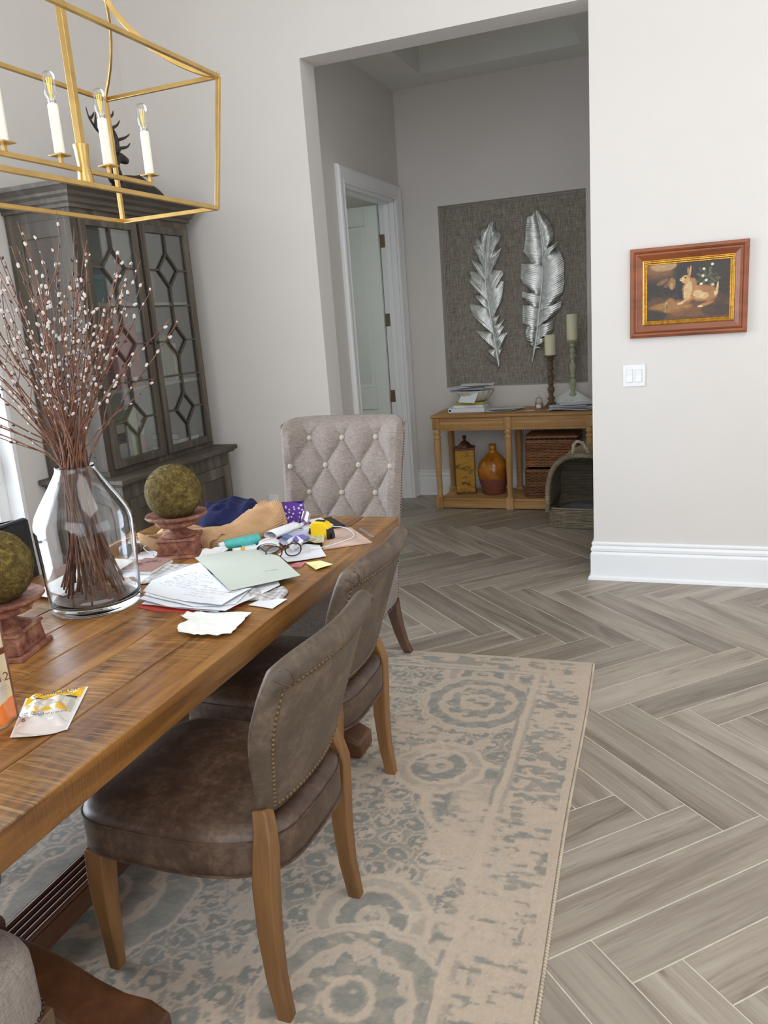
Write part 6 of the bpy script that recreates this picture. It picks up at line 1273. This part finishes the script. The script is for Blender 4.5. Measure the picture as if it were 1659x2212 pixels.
for a, c in ((-.574, -.051), (.011, .574)):
    for z0_, z1_, xa, xb in ((.018, .022, a+.02, c-.02), (.052, .056, a+.02, c-.02), (.018, .056, a+.02, a+.024), (.018, .056, c-.024, c-.02)): b.box(xa, xb, -.223, -.2205, z0_, z1_)
obj('rail_bead', b, M['console'], kt)
SZ = .0845
# things on the console
def lying(name, label, mat, x, y, z, w_, d_, h_, rz, cat='book', txt=None):
    t = thing(name, label, cat, (x, y, z), rz); c_ = .0022
    b = MB(); b.box(-w_/2, w_/2, -d_/2, d_/2, 0, c_).box(-w_/2, w_/2, -d_/2, d_/2, h_-c_, h_).box(-w_/2, w_/2, -d_/2, -d_/2+c_, c_, h_-c_); obj('cover', b, mat, t, bevel=.0006)
    b = MB(); b.box(-w_/2+.003, w_/2-.003, -d_/2+c_, d_/2-.003, c_, h_-c_); obj('pages', b, M['cream'], t)
    return t
bk1 = lying('book', 'large white book at the bottom of the stack on the console', M['paper'], -1.715, 6.38, KZ+.0008, .30, .24, .033, .02)
b = MB(); b.lathe([(0, 0), (.009, 0), (.009, .0006), (0, .0006)], 16, T=Matrix.Translation((-.135, -.1206, .016)) @ Matrix.Rotation(PI/2, 4, 'X')); obj('spine_dot', b, M['black'], bk1)
lines(bk1, (0, 0), (1, 0), (0, 1), 0, 0, .01, M['greyink']) if 0 else None
lying('book', 'white book with olive page edges second in the console stack', M['paper'], -1.705, 6.39, KZ+.0345, .245, .2, .020, .04)
lying('book', 'mustard yellow book topmost in the console stack under the bowl', pc('mustard', 182, 172, 72), -1.70, 6.395, KZ+.0552, .235, .19, .020, .05)
bw = thing('shell_bowl', 'fluted white shell-shaped bowl on the books, heaped with mail', 'bowl', (-1.665, 6.38, KZ+.076))
def shf(u, v, k=1):
    a = 2*PI*u; r = .045+.105*v**.7; fl = 1+.035*math.sin(a*18)*v; return (r*fl*math.cos(a)*1.05*k, r*fl*math.sin(a)*.85*k, .004+.088*v**1.5)
b = MB(); b.grid(lambda u, v: shf(u, v), 109, 14, thick=-.004); b.lathe([(0, 0), (.05, 0), (.048, .005), (0, .006)], 24); obj('shell', b, plain('shell_ceramic', S(206, 202, 192), .5), bw, smooth=True, angle=2)
def hsheet(name, label, x, y, z, w_, d_, rz, tilt=0, curl_=.006, seed=1, mat=None, cat='letter', group=None):
    b = MB(); b.grid(lambda u, v: ((u-.5)*w_, (v-.5)*d_, curl_*mnoise.noise(Vector((u*2.2, v*2.2, seed)))+curl_), 12, 10, thick=.0012)
    o = obj(name, b, mat or M['paper'], None, loc=(x, y, z), rot=(tilt, 0, rz), smooth=True, angle=1); tag(o, label, cat, group); return o
gl = plain('printed_mail', S(216, 218, 228), .7, var=.08, scale=40)
LB = ['lowest letter of the mail heaped in the shell bowl', 'second letter in the shell bowl mail, jutting left', 'third letter in the shell bowl mail, turned askew', 'fourth letter in the shell bowl heap, grey printed', 'fifth letter in the shell bowl heap near the top', 'topmost letter on the heap in the shell bowl, pointing right']
for k, (dx, rz, w_, d_, tl) in enumerate(((-.01, .1, .26, .16, 0), (-.05, .35, .25, .12, .1), (.01, -.2, .24, .16, -.05), (-.03, .15, .28, .13, .1), (.02, .4, .24, .11, .05), (.05, .12, .27, .12, .06))):
    hsheet('letter', LB[k], -1.69+dx, 6.37, KZ+.150+.0115*k, w_, d_, rz, tl, .005, k, gl if k in (1, 3) else M['paper'], group='mail in the shell bowl')
hsheet('letter', 'envelope sagging over the front rim of the shell bowl', -1.69, 6.262, KZ+.118, .17, .095, -.45, .95, .003, 30)
for k, (x, y, rz, w_, d_, l) in enumerate(((-1.46, 6.33, .3, .22, .15, 'white paper lying right of the book stack, lowest'), (-1.42, 6.36, -.2, .24, .14, 'grey printed paper right of the book stack'), (-1.37, 6.36, .5, .22, .10, 'long envelope right of the book stack, reaching back'), (-1.44, 6.31, .1, .18, .12, 'topmost loose paper right of the book stack'))):
    hsheet('letter', l, x, y, KZ+.001+.005*k, w_, d_, rz, 0, .004, 40+k, gl if k == 1 else M['paper'], 'paper')
hsheet('card', 'small pale card lying alone at the middle of the console', -1.20, 6.27, KZ+.0008, .07, .025, .05, 0, .0005, 50, M['paper'], 'card')
for k, (x, y, z, rz, w_, d_, tl, l) in enumerate(((-.87, 6.30, .002, .02, .36, .24, 0, 'large white paper lowest in the right-hand console pile'), (-.88, 6.31, .012, .12, .32, .20, .03, 'white folded paper second in the right-hand console pile'), (-.90, 6.32, .024, -.05, .28, .18, .06, 'grey-windowed envelope in the right-hand console pile'), (-.84, 6.36, .036, .3, .30, .2, .05, 'curled white paper near the top of the right-hand pile'))):
    hsheet('paper_sheet', l, x, y, KZ+z, w_, d_, rz, tl, .008, 60+k, gl if k == 2 else M['paper'], 'paper')
b = MB(); b.add([(-.14, 0, 0), (.18, 0, 0), (.02, .03, .12), (-.14, .001, -.0), (.18, .001, 0)], [(0, 1, 2)]); b = MB(); b.grid(lambda u, v: (-.10+.30*u-.02*v, .04*v, (.02+.115*v)*(1-.85*abs(u-.42)*1.6 if abs(u-.42) < .58 else .05)), 20, 12, thick=.001)
o = obj('paper_sheet', b, plain('pale_green_paper', S(206, 212, 206), .8), None, loc=(-.90, 6.38, KZ+.012), smooth=True, angle=1.5); tag(o, 'large pale paper standing up peaked at the back of the right-hand console pile', 'paper')
cj = thing('candle_jar', 'small domed glass candle jar with pink wax in front of the candlesticks', 'jar', (-1.142, 6.37, KZ+.0008))
b = MB(); b.lathe([(.03, 0), (.034, .003), (.034, .052), (.030, .060), (.032, .064), (.026, .082), (.012, .092), (.0, .093)], 28); obj('glass', b, M['bulb'], cj, smooth=True, angle=2); b = MB(); b.lathe([(0, .003), (.031, .003), (.031, .045), (0, .045)], 24); obj('wax', b, plain('pink_wax', S(196, 158, 136), .5), cj, smooth=True)
b = MB(); b.lathe([(.003, .092), (.008, .098), (.007, .106), (0, .11)], 14); obj('knob', b, M['bulb'], cj, smooth=True); b = MB(); b.grid(lambda u, v: (.0346*math.cos(-PI/2-.5+u), .0346*math.sin(-PI/2-.5+u), .012+.022*v), 8, 2); obj('jar_label', b, M['paper'], cj)
def stick(label, x, y, hz, mat, r, ch, cl):
    t = thing('candlestick', label, 'candlestick', (x, y, KZ+.0008), 0); s_ = hz; prof = [(.0, 0), (.058, 0), (.060, .008), (.056, .012), (.048, .020), (.030, .030), (.034, .036), (.022, .044), (.020, .052), (.030, .062), (.030, .068), (.018, .078), (.016, .090), (.022, .104), (.028, .124), (.024, .138), (.014, .148), (.024, .156), (.024, .161), (.015, .169), (.020, .184), (.028, .202), (.024, .218), (.014, .232), (.014, .246), (.026, .258), (.026, .264), (.016, .272), (.022, .290), (.016, .304), (.028, .314), (.022, .322), (.044, .334), (.047, .338), (.046, .342), (0, .342)]
    k = hz/.342; b = MB(); b.lathe([(q_*(1.0), z*k) for q_, z in prof], 28); obj('stand', b, mat, t, smooth=True, angle=.9)
    c_ = thing('pillar_candle', cl, 'candle', (x, y, KZ+.0016+hz)); b = MB(); b.lathe([(0, 0), (r, 0), (r, ch-.003), (r*.94, ch), (r*.85, ch-.004), (0, ch-.006)], 32); obj('wax', b, M['wax'], c_, smooth=True); b = MB(); b.tube([(0, 0, ch-.008), (.001, 0, ch+.008)], .0012, 6); obj('wick', b, M['black'], c_)
stick('shorter dark brown turned candlestick on the console', -1.045, 6.37, .415, M['rustpaint'], .042, .155, 'shorter ivory pillar candle on the dark brown candlestick')
stick('taller pale grey-green turned candlestick on the console', -.882, 6.42, .52, M['greypaint'], .041, .195, 'taller ivory pillar candle on the pale grey-green candlestick')
# things on the console shelf
tn_ = thing('tin_canister', 'tall square distressed yellow tin canister with dark lid on the console shelf', 'canister', (-1.768, 6.36, SZ+.0008), .22)
t = NT('distressed_yellow'); v = t.coords((1, 1, 3)); f = t.noise(v, 13, 6, .7, .3); t.set(**{'Base Color': t.ramp(f, [(.36, S(66, 48, 18)), (.42, S(168, 122, 24)), (.7, S(196, 148, 38))]), 'Roughness': .5}); yl = t.m
b = MB(); b.box(-.078, .078, -.07, .07, .014, .375); obj('body', b, yl, tn_, bevel=.006); b = MB(); b.box(-.084, .084, -.076, .076, 0, .016).box(-.084, .084, -.076, .076, .370, .388); obj('band', b, plain('brown_rust', S(108, 62, 44), .6, var=.2, scale=30), tn_, bevel=.004)
b = MB(); b.lathe([(0, .388), (.062, .388), (.060, .40), (.045, .415), (.030, .432), (.012, .442), (.010, .452), (.018, .464), (.019, .474), (.010, .486), (0, .488)], 28); obj('lid', b, plain('dark_tin', S(84, 46, 38), .5, var=.15), tn_, smooth=True)
b = MB(); rg = random.Random(3)
for k in range(3): b.grid(lambda u, v, k=k: (-.045+.09*u, -.0712, .10+.11*k+.012*math.sin(u*16+k)*.5+.004*v), 22, 2)
obj('faded_writing', b, plain('faded_brown_ink', S(92, 62, 24), .7), tn_)
jg = thing('demijohn', 'round amber glazed stoneware jug with terracotta lower half on the console shelf', 'jug', (-1.528, 6.345, SZ+.0008))
def jp(z0_, z1_): 
    P = [(0, .0), (.088, 0), (.094, .006), (.104, .04), (.122, .09), (.134, .14), (.139, .185), (.137, .225), (.124, .265), (.098, .30), (.066, .33), (.042, .352), (.033, .37), (.031, .385), (.036, .388), (.036, .394), (.031, .398), (.031, .412), (.034, .418), (.034, .424), (.026, .425), (.024, .40), (0, .40)]
    return [(r*.93, z*.97) for r, z in P if z0_ <= z <= z1_]
t = NT('two_tone_glaze'); tc = t.n('TexCoord'); sx_ = t.n('SeparateXYZ'); t.ln(tc.outputs['Object'], sx_.inputs[0]); nz_ = t.noise(tc.outputs['Object'], 18, 4); ml = t.n('Math', operation='MULTIPLY_ADD'); t.ln(nz_, ml.inputs[0]); ml.inputs[1].default_value = .025; t.ln(sx_.outputs['Z'], ml.inputs[2]); 
gt = t.n('MapRange'); t.ln(ml.outputs[0], gt.inputs[0]); gt.inputs[1].default_value = .150; gt.inputs[2].default_value = .156; mxc = t.n('Mix', data_type='RGBA'); t.ln(gt.outputs[0], mxc.inputs[0]); mxc.inputs[6].default_value = S(128, 74, 58); am = t.ramp(t.noise(tc.outputs['Object'], 9, 4), [(.35, S(138, 78, 18)), (.65, S(190, 122, 40))]); t.ln(am, mxc.inputs[7])
rr = t.n('MapRange'); t.ln(gt.outputs[0], rr.inputs[0]); rr.inputs[3].default_value = .6; rr.inputs[4].default_value = .16; t.set(**{'Base Color': mxc.outputs[2], 'Roughness': rr.outputs[0]}); glz = t.m
b = MB(); b.lathe(jp(-1, 1), 56); obj('body', b, glz, jg, smooth=True, angle=1.3)
# ---------------------------------------------------------------- wicker
def wick(name, c0, c1): 
    return wood(name, [(.3, c0), (.7, c1)], 'X', 40, 3, .6, .4)
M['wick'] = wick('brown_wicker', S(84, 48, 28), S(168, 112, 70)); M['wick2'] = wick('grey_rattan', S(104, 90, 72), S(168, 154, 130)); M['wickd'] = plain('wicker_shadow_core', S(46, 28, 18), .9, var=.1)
def weave_box(parent, name, w_, d_, z0_, z1_, rr_, mat, step=.0125, stakes=.052, amp=.0065, cham=.03, seed=1):
    """horizontal strands woven in and out round a rounded box"""
    rg = random.Random(seed); seg = 4*int((w_+d_)*2/stakes/4)*2; b = MB()
    def per(k, off=0):
        s_ = k/seg*2*(w_+d_); L = [(w_, (-w_/2, -d_/2), (1, 0), (0, -1)), (d_, (w_/2, -d_/2), (0, 1), (1, 0)), (w_, (w_/2, d_/2), (-1, 0), (0, 1)), (d_, (-w_/2, d_/2), (0, -1), (-1, 0))]
        for l, o_, dr_, nm_ in L:
            if s_ <= l: 
                e = min(s_, l-s_); c_ = cham*.35*max(0, 1-e/cham)**2; return (o_[0]+dr_[0]*s_+nm_[0]*(off-c_), o_[1]+dr_[1]*s_+nm_[1]*(off-c_))
            s_ -= l
        return (-w_/2, -d_/2)
    n = int((z1_-z0_)/step)
    for i in range(n):
        z = z0_+(i+.5)*step+rg.uniform(-.0012, .0012); ph = i % 2; r = rr_*rg.uniform(.85, 1.12)
        pts = [(*per(k, amp*(1 if (k+ph) % 2 else -1)), z+rg.uniform(-.001, .001)) for k in range(seg)]; b.tube(pts, r, 5, closed=True, ry=r)
    o = obj(name, b, mat, parent, smooth=True, angle=2.5, kind='stuff'); 
    b = MB(); b.box(-w_/2+.006, w_/2-.006, -d_/2+.006, d_/2-.006, z0_, z1_-.004); obj('shade_core', b, M['wickd'], parent)  # dark box, its colour stands in for shade between the strands
    return o
def wbasket(label, z, h_, lid, rz=0, dx=0):
    t = thing('wicker_basket', label, 'basket', (-1.035+dx, 6.35, z), rz, 'brown wicker baskets on the console shelf'); w_, d_ = .40, .30
    weave_box(t, 'woven_walls', w_, d_, .004, h_-.03, .0062, M['wick'], seed=int(z*100))
    b = MB()
    for k in range(2):
        zz = h_-.026+.012*k; L = [(-w_/2, -d_/2), (w_/2, -d_/2), (w_/2, d_/2), (-w_/2, d_/2)]; pts = []
        for (a, c) in zip(L, L[1:]+L[:1]): pts += [(lerp(a[0], c[0], i/30), lerp(a[1], c[1], i/30), zz+.0025*math.sin(i*2.1+k*PI)) for i in range(30)]
        b.tube(pts, .0085, 6, closed=True)
    obj('braided_rim', b, M['wick'], t, smooth=True, angle=2.5, kind='stuff')
    if lid:
        b = MB(); b.box(-w_/2+.004, w_/2-.004, -d_/2+.004, d_/2-.004, h_-.008, h_+.018); ld = obj('lid', b, M['wickd'], t)
        b = MB()
        for i in range(26): y = -d_/2+.006+i*(d_-.012)/25; b.tube([(-w_/2+j*w_/24, y, h_+.021+.0035*(1 if (i+j) % 2 else -1)) for j in range(25)], .0055, 5)
        L = [(-w_/2, -d_/2), (w_/2, -d_/2), (w_/2, d_/2), (-w_/2, d_/2)]; pts = []
        for (a, c) in zip(L, L[1:]+L[:1]): pts += [(lerp(a[0], c[0], i/30), lerp(a[1], c[1], i/30), h_+.016+.003*math.sin(i*2.1)) for i in range(30)]
        b.tube(pts, .0095, 6, closed=True); obj('woven_lid', b, M['wick'], ld, smooth=True, angle=2.5, kind='stuff')
wbasket('lower brown wicker basket standing on the console shelf', SZ+.0008, .235, False); wbasket('upper lidded brown wicker basket stacked on the other', SZ+.0008+.243, .225, True, .01, .006)
# cat house: rattan igloo basket
ct = thing('pet_basket', 'grey rattan arched pet house with rope handle beside the wall end', 'pet basket', (-.70, 5.83, 0), -.05)
w_, d_ = .52, .46
def gwall(u0, u1): pass
b = MB(); rg = random.Random(9)
def pr_(k, n_, off): # D-shaped tray perimeter
    a = 2*PI*k/n_; c_, s_ = math.cos(a), math.sin(a); return (w_/2*math.copysign(abs(c_)**.35, c_)*(1+off/.26), d_/2*math.copysign(abs(s_)**.35, s_)*(1+off/.23))
for i in range(12):
    z = .008+i*.0108; n_ = 76; pts = [(*pr_(k, n_, .0042*(1 if (k+i) % 2 else -1)), z+rg.uniform(-.001, .001)) for k in range(n_)]; b.tube(pts, .0054, 5, closed=True)
obj('woven_tray', b, M['wick2'], ct, smooth=True, angle=2.5, kind='stuff')
b = MB(); b.tube([(*pr_(k, 76, 0), .142) for k in range(76)], .008, 6, closed=True); obj('tray_rim', b, M['wick2'], ct, smooth=True, angle=2.5)
b = MB()
for k in range(40):
    x, y = pr_(k, 40, 0); b.tube([(x, y, .004), (x, y, .14)], .004, 5)
obj('stakes', b, M['wick2'], ct, smooth=True, kind='stuff')
def arch(t_, y, r=1.0):   # t 0..1 from left foot over the top to the right foot
    a = PI*(1-t_); hw = w_/2*.97*r; x = hw*math.copysign(abs(math.cos(a))**.75, math.cos(a)); z = .13+.40*r*math.sin(a)**.62; return (x, y, z)
b = MB()
for i in range(46):
    y = -d_/2+.012+i*(d_-.02)/45; n_ = 44; b.tube([tuple(p+(.003*(1 if (k+i) % 2 else -1) if q_ == 2 else 0) for q_, p in enumerate(arch(k/n_, y))) for k in range(n_+1)], .0056, 5)
obj('woven_roof', b, M['wick2'], ct, smooth=True, angle=2.5, kind='stuff')
b = MB(); b.tube([arch(k/40, -d_/2+.0) for k in range(41)], .016, 10); fr_o = obj('arch_rim', b, M['wick2'], ct, smooth=True, angle=2.5)
b = MB()
for k in range(90):
    p = Vector(arch(k/89, -d_/2)); q_ = Vector(arch(min(1, k/89+.01), -d_/2)); d_v = (q_-p)
    if d_v.length < 1e-4: continue
    d_v.normalize(); n1_ = d_v.cross(Vector((0, 1, 0))).normalized(); b.tube([p+n1_*.0175*math.cos(a)+Vector((0, 1, 0))*.0175*math.sin(a)+d_v*.003*math.sin(a) for a in [2*PI*j/8 for j in range(8)]], .0032, 4, closed=True)
obj('rim_wrapping', b, M['wick2'], fr_o, smooth=True, kind='stuff')
b = MB(); n_ = 40
for i in range(34):
    z = .14+i*.0118; 
    lo_, hi_ = 0, .5
    for _ in range(24):
        md = (lo_+hi_)/2
        if arch(md, 0)[2] < z: lo_ = md
        else: hi_ = md
    xw = abs(arch(lo_, 0)[0])
    if z > .528: break
    b.tube([(lerp(-xw, xw, k/30), d_/2-.012+.003*(1 if (k+i) % 2 else -1), z) for k in range(31)], .0056, 5)
b.box(-.22, .22, d_/2-.006, d_/2-.003, .13, .42); obj('woven_back', b, M['wick2'], ct, smooth=True, kind='stuff')
b = MB(); b.grid(lambda u, v: ((u-.5)*(w_-.06)*(1-.0*v), (v-.5)*(d_-.05), .075+.055*math.sin(PI*u)**.4*math.sin(PI*v)**.4*(1+.25*mnoise.noise(Vector((u*4, v*4, 2))))), 30, 26); b.box(-w_/2+.05, w_/2-.05, -d_/2+.05, d_/2-.05, .02, .078)
o = obj('cushion', b, M['cushion'], None, loc=(-.70, 5.83, 0), rot=(0, 0, -.05), smooth=True, angle=1); tag(o, 'grey fabric cushion inside the rattan pet house', 'cushion')
b = MB(); hp = smoothpts([(-.075, -.16, .522), (-.075, -.16, .58), (-.05, -.155, .615), (-.01, -.15, .60), (.02, -.15, .55), (.03, -.15, .525)], 6); b.tube(hp, .011, 8)
for k in range(0, len(hp)-1, 1): b.tube([hp[k]+Vector((.012*math.cos(a+k), .012*math.sin(a+k), .003*a)) for a in (0, 1, 2, 3)], .003, 4)
obj('rope_handle', b, plain('pale_rope', S(186, 172, 148), .9, var=.1, scale=80), ct, smooth=True)
b = MB(); b.ball((-.08, -.165, .515), (.02, .016, .026), 12, 8); obj('knot', b, MATS['pale_rope'], ct, smooth=True)
print('objects', len(bpy.data.objects), 'tris', sum(len(p.vertices)-2 for m in bpy.data.meshes for p in m.polygons))
